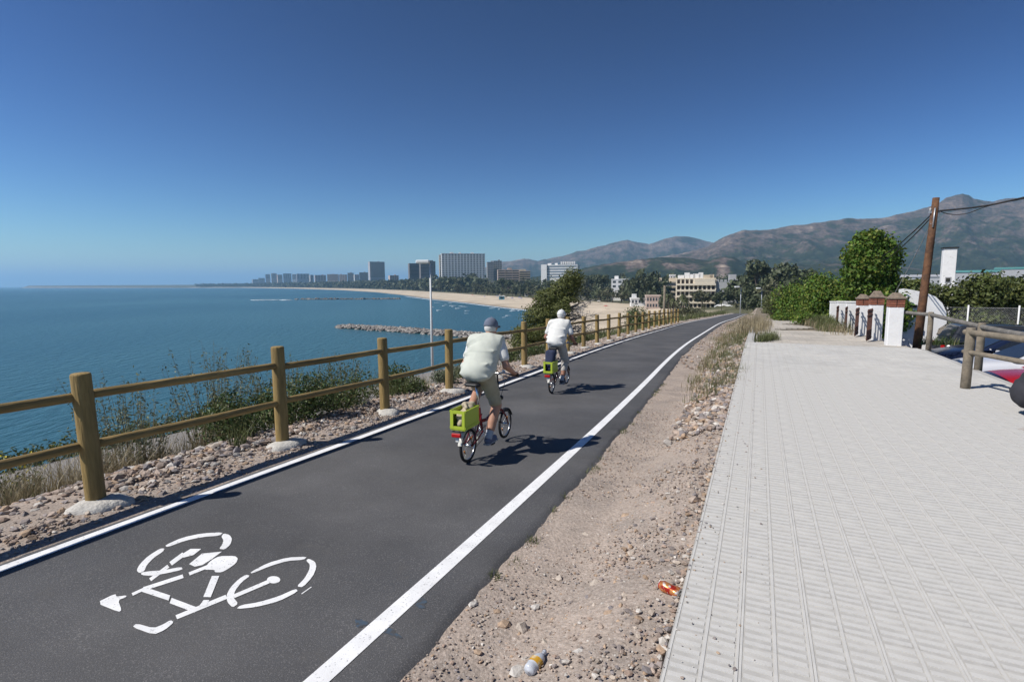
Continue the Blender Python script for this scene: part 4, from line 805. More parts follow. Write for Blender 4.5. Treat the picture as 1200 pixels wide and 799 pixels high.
# ================================================================== folding bicycle (x forward, origin at the rear tyre contact)
def bicycle(label, loc, rz, frame_m):
    e = empty('folding_bicycle', loc, rz, label, 'bicycle'); RW = .205; WB = 1.09
    RX = Matrix.Rotation(math.pi / 2, 3, 'X')
    for x in (0, WB):
        w = empty('wheel', (x, 0, RW)); w.parent = e
        MB().torus((0, 0, 0), RW - .018, .018, RX, 36, 8).build('tyre', M_RUBBER, w); mb = MB(); mb.torus((0, 0, 0), RW - .037, .009, RX, 36, 6); mb.build('rim', M_CHROME, w)
        mb = MB(); mb.tube([(0, -.045, 0), (0, .045, 0)], .018, 10); mb.build('hub', M_CHROME, w); mb = MB()
        for k in range(20):
            a = k * math.pi / 10; s_ = .03 if k % 2 else -.03; mb.tube([(.014 * math.cos(a + .7), s_, .014 * math.sin(a + .7)), ((RW - .038) * math.cos(a), 0, (RW - .038) * math.sin(a))], .0012, 3, cap=False)
        tag(mb.build('spokes', M_CHROME, w), kind='stuff')
        for k in (0, 2): mb = MB(); a = .6 + k * 1.57; mb.box((.11 * math.cos(a), 0, .11 * math.sin(a)), (.05, .008, .016), Matrix.Rotation(-a + math.pi / 2, 3, 'Y')); mb.build('spoke_reflector', mat('amber_reflector', (.7, .25, .02), .3), w)
    mb = MB(); BB = (.375, 0, .295); HT = (.885, 0, .575); HB = (.925, 0, .44)
    mb.tube([(.355, 0, .42), (.5, 0, .405), (.72, 0, .46), (.90, 0, .53)], [.021, .022, .022, .021], 10); mb.tube([BB, (.325, 0, .50), (.30, 0, .60)], .019, 10); mb.tube([HT, HB], .024, 10)
    for s in (-1, 1):
        mb.tube([(.34, s * .03, .30), (.18, s * .05, .25), (0, s * .055, RW)], .010, 8); mb.tube([(.33, s * .02, .52), (.2, s * .045, .42), (0, s * .055, RW)], .009, 8)
    mb.build('frame', frame_m, e)
    mb = MB()
    for s in (-1, 1): mb.tube([(.93, s * .03, .43), (.99, s * .048, .36), (WB, s * .052, RW)], [.014, .013, .009], 8)
    mb.tube([(.93, -.035, .435), (.93, .035, .435)], .018, 8); mb.build('fork', frame_m, e)
    mb = MB(); mb.tube([(.32, 0, .52), (.235, 0, .90)], .0155, 10); mb.build('seat_post', M_CHROME, e)
    G = Field((.02, -.15, .86), (.45, .12, 1.0), .008); G.cap((.19, 0, .925), (.36, 0, .930), .048, .022, .03, 0, (1, 1, .6)); G.cap((.135, -.058, .925), (.135, .058, .925), .05, .05, .03, 0, (1.1, 1, .6)); G.cut(lambda X, Y, Z: .905 - Z); link('saddle', G.mesh('saddle', M_BLACK), e)
    mb = MB(); mb.tube([(.30, 0, .915), (.14, 0, .905)], .006, 6); mb.build('saddle_rail', M_CHROME, e)
    mb = MB(); mb.tube([(.885, 0, .575), (.872, 0, .66), (.838, 0, .95)], [.022, .019, .017], 10); mb.build('steering_post', M_BLACK, e)
    hb = MB(); hb.tube([(.815, -.325, .955), (.815, -.22, .955), (.828, -.11, .97), (.838, 0, .955), (.828, .11, .97), (.815, .22, .955), (.815, .325, .955)], .0115, 8); hbo = hb.build('handlebar', M_CHROME, e)
    for s in (-1, 1):
        MB().tube([(.815, s * .215, .955), (.815, s * .33, .955)], .0155, 10).build('grip', M_BLACK, hbo); MB().tube([(.825, s * .20, .95), (.88, s * .215, .935), (.88, s * .30, .92)], [.008, .006, .004], 6).build('brake_lever', M_BLACK, hbo)
        mb = MB(); mb.tube([(.87, s * .20, .94), (.98, s * .13, .93), (.98, s * .04, .78), (.91, s * .02, .62)], .0035, 5); mb.build('brake_cable', M_CABLE, hbo)
    for x, a0, a1 in ((0, -.15, 2.9), (WB, .35, 2.75)):            # mudguards
        mb = MB(); vs = []; n = 18
        for k in range(n):
            a = a0 + (a1 - a0) * k / (n - 1)
            for yy, rr_ in ((-.026, RW + .012), (-.016, RW + .020), (.016, RW + .020), (.026, RW + .012)): vs.append((x + rr_ * math.cos(a), yy, RW + rr_ * math.sin(a)))
        mb.add(vs, [(k * 4 + j, k * 4 + j + 1, k * 4 + j + 5, k * 4 + j + 4) for k in range(n - 1) for j in range(3)], True); mb.build('mudguard', mat('ivory_plastic', (.62, .60, .54), .45) if x == 0 else M_BLACK, e)
    mb = MB(); mb.torus(BB, .075, .006, RX, 30, 5); mb.torus(BB, .045, .006, RX, 20, 5); mb.tube([(BB[0], -.06, BB[2]), (BB[0], .06, BB[2])], .018, 10)
    for k in range(5): a = k * 1.257; mb.tube([(BB[0], -.045, BB[2]), (BB[0] + .075 * math.cos(a), -.045, BB[2] + .075 * math.sin(a))], .006, 5)
    cr_ = mb.build('chainring', M_CHROME, e)
    for s, dz in ((-1, -.155), (1, .155)):
        MB().tube([(BB[0], s * .065, BB[2]), (BB[0], s * .075, BB[2] + dz)], [.012, .009], 8).build('crank', M_CHROME, e); p = MB(); p.box((BB[0], s * .125, BB[2] + dz), (.085, .085, .022), bev=.006); p.build('pedal', M_BLACK, e)
    mb = MB(); mb.tube([(BB[0], -.045, BB[2] + .075), (0, -.045, RW + .03)], .004, 4); mb.tube([(BB[0], -.045, BB[2] - .075), (.06, -.045, RW - .06), (0, -.045, RW - .03)], .004, 4); mb.build('chain', M_CABLE, e)
    mb = MB()
    for s in (-1, 1): mb.tube([(.20, s * .06, .445), (-.27, s * .06, .445)], .006, 6); mb.tube([(0, s * .06, RW), (-.12, s * .06, .445)], .005, 6); mb.tube([(0, s * .06, RW), (.10, s * .06, .445)], .005, 6)
    for x in (-.27, -.1, .07, .2): mb.tube([(x, -.06, .445), (x, .06, .445)], .006, 6)
    mb.build('rear_rack', M_BLACK, e)
    mb = MB(); mb.box((-.285, 0, .405), (.03, .12, .045), bev=.01); mb.build('rear_light', mat('red_lens', (.42, .01, .012), .2), e); mb = MB(); mb.box((-.262, 0, .345), (.014, .045, .05), bev=.006); mb.build('reflector', mat('white_reflector', (.75, .75, .72), .2), e)
    mb = MB(); mb.lathe([(.001, -.02), (.03, -.018), (.032, .02), (.001, .03)], 12, (.955, 0, .60), Matrix.Rotation(math.pi / 2, 3, 'Y')); mb.build('front_lamp', M_BLACK, e)
    MB().tube([(.84, -.10, .975), (.84, -.10, 1.0)], [.024, .018], 12).build('bell', M_CHROME, e)
    return e
M_LIME = mat('lime_plastic', (.40, .50, .045), .45)
def crate(label, loc, rz):
    """open-sided lime rack box"""
    e = empty('rack_crate', loc, rz, label, 'crate', 'lime crates on the bicycles'); x0, x1, w, z0, z1 = -.25, .10, .095, .455, .69
    mb = MB(); mb.box(((x0 + x1) / 2, 0, z0 + .006), (x1 - x0, 2 * w, .012)); mb.build('floor', M_LIME, e)
    for s in (-1, 1):
        mb = MB(); mb.box(((x0 + x1) / 2, s * w, (z0 + z1) / 2 + .006), (x1 - x0, .010, z1 - z0 - .012)); pn = mb.build('side_panel', M_LIME, e)
        for q in (z1 - .012, z0 + .03): MB().box(((x0 + x1) / 2, s * (w + .0065), q), (x1 - x0 + .004, .006, .022)).build('rib', M_LIME, pn)
    for x in (x0, x1):
        for s in (-1, 1): MB().box((x, s * (w - .019), (z0 + z1) / 2 + .006), (.010, .036, z1 - z0 - .016)).build('corner_strip', M_LIME, e)
        MB().box((x + .001, 0, z1 - .019), (.010, 2 * w - .074, .038)).build('top_bar', M_LIME, e); MB().box((x + .001, 0, z0 + .03), (.010, 2 * w - .074, .036)).build('bottom_bar', M_LIME, e)
    return e
def cloth_lump(name, label, cat, loc, rz, parts, m, h=.009):
    e = empty(name, loc, rz, label, cat); G = Field((-.5, -.3, .3), (.4, .3, 1.2), h)
    for a, b, ra, rb in parts: G.cap(a, b, ra, rb, .035)
    link('cloth', G.mesh('cloth', m), e); return e

def place(px, py, px2, py2, s0):
    a, b = path_ray(px, py), path_ray(px2, py2); return a, math.atan2(b.y - a.y, b.x - a.x)
path_ray = px_to_path
F_RED = mat('deep_red_paint', (.16, .008, .012), .25, spec=.6); F_RED2 = mat('dark_red_paint', (.09, .008, .010), .3, spec=.6)
a1, r1 = place(549, 541, 592, 514, 5); a2, r2 = place(646.5, 460.5, 667, 448, 10)
print('bikes', a1, math.degrees(r1), a2, math.degrees(r2))
r1 = math.pi / 2 - path_h(6) ; r2 = math.pi / 2 - path_h(11.5)
TILT = math.atan(.026)
bicycle('deep red folding bicycle ridden by the nearer cyclist', a1, r1, F_RED); bicycle('dark folding bicycle ridden by the farther cyclist', a2, r2, F_RED2)
M_VEST1 = mat('pale_sage_cloth', (.50, .52, .455), .9, var=.06, vscale=12, bump=.25, bscale=90); M_TEE = mat('white_cloth', (.62, .62, .60), .9, var=.05, vscale=12, bump=.2, bscale=90)
M_VEST2 = mat('white_vest_cloth', (.66, .655, .62), .9, var=.05, vscale=12, bump=.25, bscale=90); M_KHAKI = mat('khaki_cloth', (.34, .31, .22), .9, var=.1, vscale=14, bump=.25, bscale=90); M_GREYT = mat('stone_trouser_cloth', (.40, .385, .36), .9, var=.08, vscale=14, bump=.25, bscale=90)
M_NAVY = mat('navy_cloth', (.022, .03, .065), .9, var=.15, vscale=12); M_CAPB = mat('faded_blue_cloth', (.13, .15, .20), .9, var=.2, vscale=10); M_SHOE = mat('shoe_cloth', (.13, .15, .22), .85, var=.1, vscale=20); M_HAIR = mat('white_hair', (.55, .54, .52), .9, var=.2, vscale=90, bump=.6, bscale=120); M_SOCK = mat('light_sock', (.40, .42, .46), .9)
M_OLIVE = mat('olive_cloth', (.19, .235, .145), .9, var=.15, vscale=20)
rider('person in pale sage vest, khaki shorts and blue cap riding the red folding bicycle', a1, r1, M_SKIN, M_VEST1, M_TEE, M_KHAKI, M_SOCK, M_SHOE, M_CAPB, M_HAIR, 1.06)
rider('person in white vest, white cap and stone trousers cycling farther ahead', a2, r2, M_SKIN2, M_VEST2, M_TEE, M_GREYT, M_SOCK, mat('dark_shoe_cloth', (.05, .055, .075), .85), mat('white_cap_cloth', (.68, .68, .66), .9, var=.04, vscale=12), M_HAIR, 1.0, True)
crate('lime green crate holding a tan cloth on the nearer bicycle', a1, r1); crate('lime green crate with a navy bag above it on the farther bicycle', a2, r2)
cloth_lump('folded_jacket', 'tan folded cloth with a loose strap in the nearer lime crate', 'jacket', a1, r1, [((-.18, .0, .52), (.04, .0, .52), .046, .05), ((-.16, .03, .60), (.05, .03, .63), .042, .05), ((-.15, -.03, .62), (.04, -.02, .66), .036, .044), ((-.21, -.02, .53), (-.17, -.04, .64), .016, .016), ((-.12, -.05, .70), (.02, .05, .715), .018, .02), ((.0, .06, .70), (.07, -.04, .72), .02, .02)], mat('tan_cloth', (.40, .34, .24), .9, var=.1, vscale=14, bump=.3, bscale=60))
cloth_lump('navy_bag', 'navy blue cloth bag standing in the farther lime crate', 'bag', a2, r2, [((-.14, 0, .54), (.0, 0, .54), .07, .07), ((-.12, -.02, .62), (-.06, -.04, .85), .075, .07), ((-.11, .03, .62), (-.05, .05, .85), .075, .07), ((.0, 0, .62), (.02, 0, .80), .07, .05)], M_NAVY)
# ================================================================== town, trees and beach across the bay
def wall_m(n, c): return mat('wall_' + n, c, .9, var=.06, vscale=.3, spec=.15)
def building(label, px0, px1, ytop, Y, depth, floors, cols, wm, style='balcony', yaw=0.0, group='buildings along the beach', cat='building', side_cols=2, roofbits=2, zb=None, win_m=None, seed=0):
    """block standing at depth Y between two picture columns; its front faces the camera turned by yaw"""
    rg = random.Random(seed + px0)
    if group in ('buildings along the beach', 'far blocks along the bay'):
        for q in range(60):
            c = pt((px0 + px1) / 2, ytop, Y)
            if inland(np.array([c.x]), np.array([c.y]))[0] > 125: break
            Y *= 1.02
    a = pt(px0, ytop, Y); b = pt(px1, ytop, Y); Wd = (b - a).length; ca, sa = math.cos(yaw), abs(math.sin(yaw)); 
    w = max(Wd * .35, (Wd - depth * sa) / max(ca, .3)); c = (a + b) / 2; base = float(far_z(c.x, c.y)) - 1.0 if zb is None else zb; H = c.z - base
    view = math.atan2(c.x, c.y); e = empty('apartment_block' if floors > 3 else 'house', (c.x, c.y, base), -view + yaw, label, cat, group)
    win_m = win_m or mat('window_glass', (.045, .055, .07), .15, spec=.7)
    MB().box((0, depth / 2, H / 2), (w, depth, H)).build('wall', wm, e)
    rf = MB().box((0, depth / 2, H + .35), (w + .4, depth + .4, .7)).build('roof', wm, e)
    for k in range(roofbits): MB().box((rg.uniform(-.36, .36) * w, depth * rg.uniform(.35, .7), H + .7 + 1.1), (rg.uniform(2.5, 5) * min(1, w / 20 + .3), 3.0, 2.2)).build('roof_hut', wm, rf)
    fh = min(3.1, H / floors); z0 = H - floors * fh; cw = w / cols
    wme = MB().box((0, 0, 0), (cw * .56, .12, fh * .50)).mesh('window', win_m); bme = MB().box((0, 0, 0), (w * .985, 1.2, .95)).mesh('balcony', wm); lme = MB().box((0, 0, 0), (w * .97, .16, fh * .46)).mesh('window_band', win_m)
    for f in range(floors):
        z = z0 + (f + .55) * fh
        if z < .5: continue
        if style == 'balcony': link('window_band', lme, e, (0, -.02, z + .15)); link('balcony', bme, e, (0, -.65, z0 + f * fh + .45))
        elif style == 'band': link('window_band', lme, e, (0, -.02, z))
        else:
            for k in range(cols): link('window', wme, e, (-w / 2 + (k + .5) * cw, -.02, z))
        for sd in (-1, 1):
            sm_ = bpy.data.meshes.get('side_window_%d' % round(fh * 10)) or MB().box((0, 0, 0), (.12, 1.6, fh * .45)).mesh('side_window_%d' % round(fh * 10), win_m)
            for k in range(side_cols): link('window', sm_, e, (sd * (w / 2 + .01), depth * (k + .5) / side_cols, z))
    if style == 'balcony' and cols > 5:
        for k in range(0, cols + 1, 3): MB().box((-w / 2 + k * cw, -.75, (H + z0) / 2), (.35, 1.3, H - z0)).build('party_wall', wm, e)
    return e
W_CREAM = wall_m('cream', (.62, .53, .40)); W_HOTEL = wall_m('hotel_cream', (.70, .62, .49)); W_WHITE = wall_m('white', (.72, .71, .69)); W_GREY = wall_m('grey', (.40, .40, .41)); W_DARK = wall_m('dark', (.20, .185, .175)); W_SAND = wall_m('sand', (.50, .43, .33)); W_PINK = wall_m('pink', (.52, .41, .35)); W_LGREY = wall_m('light_grey', (.42, .42, .42)); W_CONC = wall_m('concrete_grey', (.33, .33, .33))
building('tall grey slab tower alone above the beach trees', 432.5, 451.5, 307, 1350, 22, 15, 7, W_GREY, 'band', .25, roofbits=1)
building('dark stepped block with white balconies behind the slim street lamp', 479, 500, 309, 880, 16, 10, 5, W_DARK, 'balcony', .2)
building('taller dark rear half of the stepped block beside the street lamp', 492, 511, 306.5, 900, 16, 10, 4, W_DARK, 'band', .2, roofbits=2)
building('wide white high-rise slab, tallest block on the bay', 517, 569, 297.5, 850, 16, 14, 14, W_WHITE, 'window', .12, roofbits=4, side_cols=3)
building('narrow white balcony wing at the left end of the tallest slab', 514.5, 519, 299, 835, 9, 14, 2, W_CREAM, 'balcony', .12, roofbits=0)
building('low white stepped block in front of the tallest slab', 524, 556, 325, 800, 12, 3, 8, W_WHITE, 'balcony', .1, roofbits=2)
building('dark grey block just right of the tallest slab', 570.5, 579, 307.5, 980, 16, 11, 4, W_CONC, 'window', .1, roofbits=1)
building('taller half of the dark grey twin blocks', 578, 588.5, 306, 1000, 16, 11, 4, W_CONC, 'window', .1, roofbits=1)
building('pinkish apartment block with many balcony columns', 583, 609, 316.5, 720, 13, 5, 9, W_PINK, 'balcony', .1, roofbits=3)
building('beige apartment block right of the pinkish one', 608, 622, 318, 740, 13, 5, 5, W_SAND, 'balcony', .1, roofbits=2)
ho = building('large white hotel with blue-grey glazed front and roof pergola', 633, 678, 311, 640, 18, 5, 12, W_WHITE, 'band', -.18, roofbits=2, win_m=mat('blue_glass', (.10, .14, .20), .15, spec=.7), cat='hotel')
H_ = max(v.co.z for v in ho.children[0].data.vertices); w_ = max(v.co.x for v in ho.children[0].data.vertices)
for k in range(7): MB().box((w_ * (.1 + .12 * k), 3, H_ + 2.2), (1.6, 5, 3.0)).build('pergola_bay', W_WHITE, ho)
MB().box((-w_ + 3.5, -1.2, H_ / 2 + .5), (7, 2, H_)).build('stair_tower', W_WHITE, ho)
# far row of blocks fading into the haze
rg = random.Random(11)
far_row = [(296, 303, 327.5), (303, 310, 326), (311, 316, 321.5), (318, 324, 320.5), (325, 331, 322), (332, 341, 320.8), (342, 347, 321.5), (348, 362, 321), (363, 368, 322.5), (369, 382, 322.5), (383, 396, 321.5), (397, 406, 322), (407, 414, 320), (415, 421, 322), (421, 431, 319.5), (456, 468, 323)]
names = ['first', 'second', 'third', 'fourth', 'fifth', 'sixth', 'seventh', 'eighth', 'ninth', 'tenth', 'eleventh', 'twelfth', 'thirteenth', 'fourteenth', 'fifteenth', 'last']
for i, (a, b, y) in enumerate(far_row):
    building('hazy low block, %s from the left in the far row along the bay' % names[i], a, b, y, float(np.interp(a, [296, 345, 399, 431, 468], [3800, 2700, 1900, 1500, 1150])), 20, max(3, int((335 - y) / 1.6)), 4, (W_GREY, W_WHITE, W_CREAM, W_CONC, W_PINK)[rg.randrange(5)], 'window' if i % 2 else 'band', rg.uniform(-.2, .3), 'far blocks along the bay', roofbits=1 if i % 3 else 2, side_cols=1)
# villas and houses nearer
building('white house with arched tower among the trees', 716, 737, 328, 380, 9, 2, 3, W_WHITE, 'window', -.1, 'villas behind the beach', 'house', roofbits=1)
MB().box((0, 3, 9.5), (4, 4, 6)).build('tower', W_WHITE, bpy.data.objects['house'])
building('cream villa with a white roof hut left of the beige hotel', 765, 797, 331, 330, 12, 3, 6, W_CREAM, 'balcony', .1, 'villas behind the beach', 'house', roofbits=3)
building('tall narrow white stair tower of the cream villa', 785, 792, 323, 338, 6, 4, 2, W_WHITE, 'window', .1, 'villas behind the beach', 'house', roofbits=0)
building('low white beach building with flat roof behind the sand', 739, 756, 350.5, 300, 8, 1, 4, W_WHITE, 'window', .1, 'villas behind the beach', 'house', roofbits=1)
building('pink arcaded beach restaurant at the back of the sand', 757, 775, 347.5, 270, 8, 2, 5, W_PINK, 'window', .1, 'villas behind the beach', 'house', roofbits=0)
building('pale cottage between the palms at the beach', 662, 672, 338, 500, 8, 1, 3, W_CREAM, 'window', 0, 'villas behind the beach', 'house', roofbits=0)
building('cream cottage with low roof behind the beach palms', 645, 657, 336, 480, 8, 2, 3, W_CREAM, 'window', 0, 'villas behind the beach', 'house', roofbits=0)
# beige hotel with loggias, grey wing, white canopy
def beige_hotel():
    a = pt(794, 327, 262); b = pt(837.5, 327, 262); c = (a + b) / 2; base = float(far_z(c.x, c.y)) - 1; H = c.z - base; w = (b - a).length; e = empty('beige_hotel', (c.x, c.y, base), -math.atan2(c.x, c.y) + .05, 'beige five-storey hotel with rows of dark loggias, grey wing at right', 'hotel')
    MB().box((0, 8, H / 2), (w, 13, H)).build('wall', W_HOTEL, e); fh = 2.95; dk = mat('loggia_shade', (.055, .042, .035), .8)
    for f in range(5):
        z = H - fh * (f + 1)
        MB().box((0, .45, z + .3), (w + .1, 2.2, .95)).build('balcony', W_HOTEL, e)
        if f == 0: MB().box((w * .22, .3, z + 1.5), (w * .52, 1.6, 2.6)).build('upper_wall', W_HOTEL, e)
        for k in range(9):
            x = -w / 2 + w * (k + .5) / 9
            if f == 0 and -w * .04 < x < w * .48: continue
            MB().box((x, 1.44, z + 1.75), (w / 9 * .62, .16, 1.75)).build('window', dk, e)
        for k in range(10): MB().box((-w / 2 + w * k / 9, .8, z + 1.75), (w / 9 * .30, 1.4, 2.0)).build('pier', W_HOTEL, e)
    rf = MB().box((0, 8, H + .2), (w + .4, 13.6, .5)).build('roof', W_HOTEL, e)
    for x, ww, h in ((-.38, 3, 1.6), (-.22, 2.4, 2.8), (-.08, 2.4, 2.0), (.03, 3.4, 2.2), (.14, 2, 2.8), (.3, 5, 1.6), (.42, 2, 1.8)): MB().box((x * w, 7, H + .45 + h / 2), (ww, 4, h)).build('roof_hut', W_WHITE if x < .2 else W_SAND, rf)
    gw = (pt(864, 332, 266) - pt(839, 332, 266)).length; gx = w / 2 + gw / 2 + .05; MB().box((gx, 7, H * .45), (gw, 12, H * .90)).build('grey_wing', W_LGREY, e)
    MB().box((gx + gw * .25, 6, H * .95 + 1.2), (3.2, 4, 3.4)).build('lift_tower', W_LGREY, e)
    for k in range(6): MB().box((gx - gw / 2 + gw * (k + .5) / 6, 1.1, H * .90 + .6), (gw / 9, .3, 1.2)).build('parapet_pier', W_GREY, e)
    for z in (.38, .58, .76): MB().box((gx + gw * .15, .95, H * z), (gw * .26, .2, 1.9)).build('window', dk, e); MB().box((gx + gw * .15, .6, H * z - 1.3), (gw * .30, 1.0, .8)).build('balcony', W_GREY, e)
    return e
beige_hotel()
p0 = pt(848, 357.5, 215); gz = float(far_z(p0.x, p0.y)); e = empty('white_canopy', (p0.x, p0.y, gz), -math.atan2(p0.x, p0.y), 'white tent canopy in front of the beige hotel', 'canopy'); hh = p0.z - gz
vs = []; nx_, ny_ = 13, 7
for i in range(nx_):
    for j in range(ny_): u, v = i / (nx_ - 1) * 2 - 1, j / (ny_ - 1) * 2 - 1; vs.append((u * 3.6, v * 2.5, hh + 1.1 * (1 - u * u * .8) * (1 - .5 * v * v) - .5 - .35 * abs(math.sin(u * 4.7))))
mb = MB(); mb.add(vs, [(i * ny_ + j, (i + 1) * ny_ + j, (i + 1) * ny_ + j + 1, i * ny_ + j + 1) for i in range(nx_ - 1) for j in range(ny_ - 1)], True); mb.build('sheet', mat('canvas', (.75, .74, .71), .8, trans=.2), e)
for sx in (-1, 1):
    for sy in (-1, 1): MB().tube([(sx * 3.3, sy * 2.2, -.5), (sx * 3.3, sy * 2.2, hh - .2)], .06, 6).build('mast', M_GALV, e)

# ------------------------------------------------------------------ trees in the town
def tree_proto(k, h, r, m, n, kind='round', lf=1.0, rg=None):
    rg = np.random.default_rng(100 + k); mb = MB(); bl = []
    mb.tube([(0, 0, -.6), (.1, .05, h * .3), (rg.normal() * .2, rg.normal() * .2, h * .72)], [h * .028, h * .02, h * .008], 6)
    for q in range(9 if kind != 'tall' else 7):
        a = rg.random() * 6.28; z = h * (.30 + .56 * rg.random()) if kind == 'round' else h * (.30 + .6 * rg.random()) if kind == 'tall' else h * (.72 + .18 * rg.random()); d = r * (.25 + .5 * rg.random()) * (1 if kind != 'tall' else .5)
        c = (d * math.cos(a), d * math.sin(a), z); bl.append((*c, r * (.34 + .2 * rg.random()), r * (.34 + .2 * rg.random()), h * (.11 + .08 * rg.random()) * (.6 if kind == 'umbrella' else 1))); mb.tube([(0, 0, z * .55), (c[0] * .7, c[1] * .7, z * .9)], [h * .01, h * .004], 4, cap=False)
    P, Nn = blob_points(bl, n, rg, .6); return mb.mesh('trunk', M_BARK), leaf_mesh('crown', P, lf, m, Nn, .75, .12, rng=rg)
PRO = [tree_proto(0, 9, 4.2, L_FAR, 420, 'round', 1.25), tree_proto(1, 11, 4.0, L_FAR, 420, 'umbrella', 1.2), tree_proto(2, 8, 3.6, L_FAR2, 380, 'round', 1.1), tree_proto(3, 10, 3.0, L_FAR, 360, 'tall', 1.1), tree_proto(4, 7.5, 3.8, L_FAR, 420, 'round', 1.0), tree_proto(5, 8.5, 4.6, L_FAR2, 420, 'round', 1.2)]
def palm_proto(k):
    rg = np.random.default_rng(k); mb = MB(); mb.tube([(0, 0, -.4), (.2, 0, 3), (.1, .1, 6.5)], [.28, .22, .2], 7); vs = []; fs = []
    for q in range(22):
        a = q * 2.4; up = .9 - 1.5 * (q / 22); L = 2.3 + .5 * rg.random(); pr = None
        for i in range(5):
            f = i / 4; x = L * f; z = 6.5 + up * x * .8 - .28 * x * x; w = .34 * (1 - f * .75); c = np.array([.1 + x * math.cos(a), .1 + x * math.sin(a), z]); s = np.array([-math.sin(a), math.cos(a), -.25]) * w; vs += [c - s, c + s]
            if i: b = len(vs); fs.append((b - 4, b - 3, b - 1, b - 2))
    f_ = MB(); f_.add(vs, fs); return mb.mesh('trunk', M_BARK), f_.mesh('fronds', L_PALM)
PALM = palm_proto(5)
def far_tree(x, y, proto, label, group, sc=1.0, z=None, name='tree', cat='tree'):
    e = empty(name, (x, y, float(far_z(x, y)) if z is None else z), random.uniform(0, 6.28), label, cat, group); e.scale = (sc * random.uniform(.9, 1.15), sc * random.uniform(.9, 1.15), sc * random.uniform(.9, 1.15)); link('trunk', proto[0], e); link('crown' if name == 'tree' else 'fronds', proto[1], e); return e
random.seed(23)
CUM = np.concatenate([[0], np.cumsum(np.hypot(*np.diff(CO[:11], axis=0).T))])
def along(u, d):                              # point d metres inland of the beach, u metres along it from the far end
    i = min(max(int(np.searchsorted(CUM, u)) - 1, 0), len(CUM) - 2); a, b = CO[i], CO[i + 1]; t = (u - CUM[i]) / (CUM[i + 1] - CUM[i]); v = (b - a) / np.linalg.norm(b - a); return a + (b - a) * t + np.array([-v[1], v[0]]) * d
nb = 0; POS = (('left', 540), ('middle', 600), ('right', 9999))
for row, (d0, d1, step, sc) in enumerate(((67, 78, 14, 1.05), (82, 100, 15, 1.25), (104, 120, 17, 1.4))):
    u = CUM[-1] + 60
    while u > CUM[4]:
        p = along(min(u, CUM[-1]), random.uniform(d0, d1)); p = p + (np.array([25, -60]) * max(0, (u - CUM[-1]) / 60)); r_ = math.hypot(*p)
        if p[1] > 200:
            k = random.choice((0, 1, 2, 3, 4, 5)); pxx = 600 + 620 * p[0] / p[1]; sec = ('below the dark stepped block' if pxx < 515 else 'below the tallest slab' if pxx < 572 else 'below the pinkish block' if pxx < 628 else 'below the large white hotel'); far_tree(p[0], p[1], PRO[k], ('dark round-crowned', 'flat-topped dark', 'light olive', 'tall narrow dark', 'low round dark', 'broad olive')[k] + ' tree in the ' + ('front', 'middle', 'back')[row] + ' row behind the beach, ' + sec, ('front', 'middle', 'back')[row] + ' row beach trees ' + sec, sc * random.uniform(.8, 1.3) * min(2.0, max(1, r_ / 600))); nb += 1
        u -= step * max(1.0, r_ / 650) * random.uniform(.7, 1.3)
for k in range(26):
    p = along(CUM[-1] - random.uniform(5, 420), random.uniform(62, 69)); far_tree(p[0], p[1], PALM, 'palm along the back of the beach', 'palms behind the beach', random.uniform(.8, 1.15), None, 'palm_tree', 'palm tree')
def px_tree(px, ytop, Y, k, label, group=None, wfac=1.0, name='tree'):
    p = pt(px, ytop, Y); z = float(far_z(p.x, p.y)) if Y > 126 else float(zwalk(min(p.x * D25[0] + p.y * D25[1], 170))) - 1; h = p.z - z; e = far_tree(p.x, p.y, PRO[k] if name == 'tree' else PALM, label, group, 1, z, name, 'tree' if name == 'tree' else 'palm tree'); hs = h / ((9, 11, 8, 10, 7.5, 8.5)[k] if name == 'tree' else 7.2); e.scale = (hs * wfac, hs * wfac, hs); return e
px_tree(759, 316, 300, 0, 'big dark round pine above the villas', None, .8); px_tree(748, 322, 310, 4, 'smaller dark pine left of the big round one', None, .9); px_tree(771, 318, 320, 0, 'dark pine right of the big round one', None, .75)
for px, yt, Y, k in ((690, 326, 400, 2), (701, 331, 380, 0), (712, 334, 360, 5), (728, 334, 340, 2), (740, 336, 320, 5), (752, 340, 300, 3), (681, 328, 450, 4), (695, 322, 520, 1), (668, 326, 520, 0), (655, 326, 540, 5), (640, 327, 560, 4), (707, 322, 600, 0), (725, 320, 620, 2), (775, 346, 250, 3), (786, 347, 225, 5), (800, 352, 180, 2), (809, 356, 160, 5), (820, 357, 150, 2)):
    px_tree(px, yt, Y, k, ('dark round-crowned', 'flat-topped dark', 'light olive', 'tall narrow dark', 'low round dark', 'broad olive')[k] + ' tree ' + ('behind the pine at the fence' if px < 716 else 'beside the white arched house' if px < 745 else 'in front of the cream villa' if px < 795 else 'below the beige hotel') + (', distant' if Y > 430 else ''), 'trees among the villas', .95)
for px, yt, Y in ((801, 347, 190), (804, 350, 185), (846, 352, 180), (790, 349, 200), (783, 344, 210)): px_tree(px, yt, Y, 0, 'palm in front of the beige hotel', 'palms by the hotel', .8, 'palm_tree')
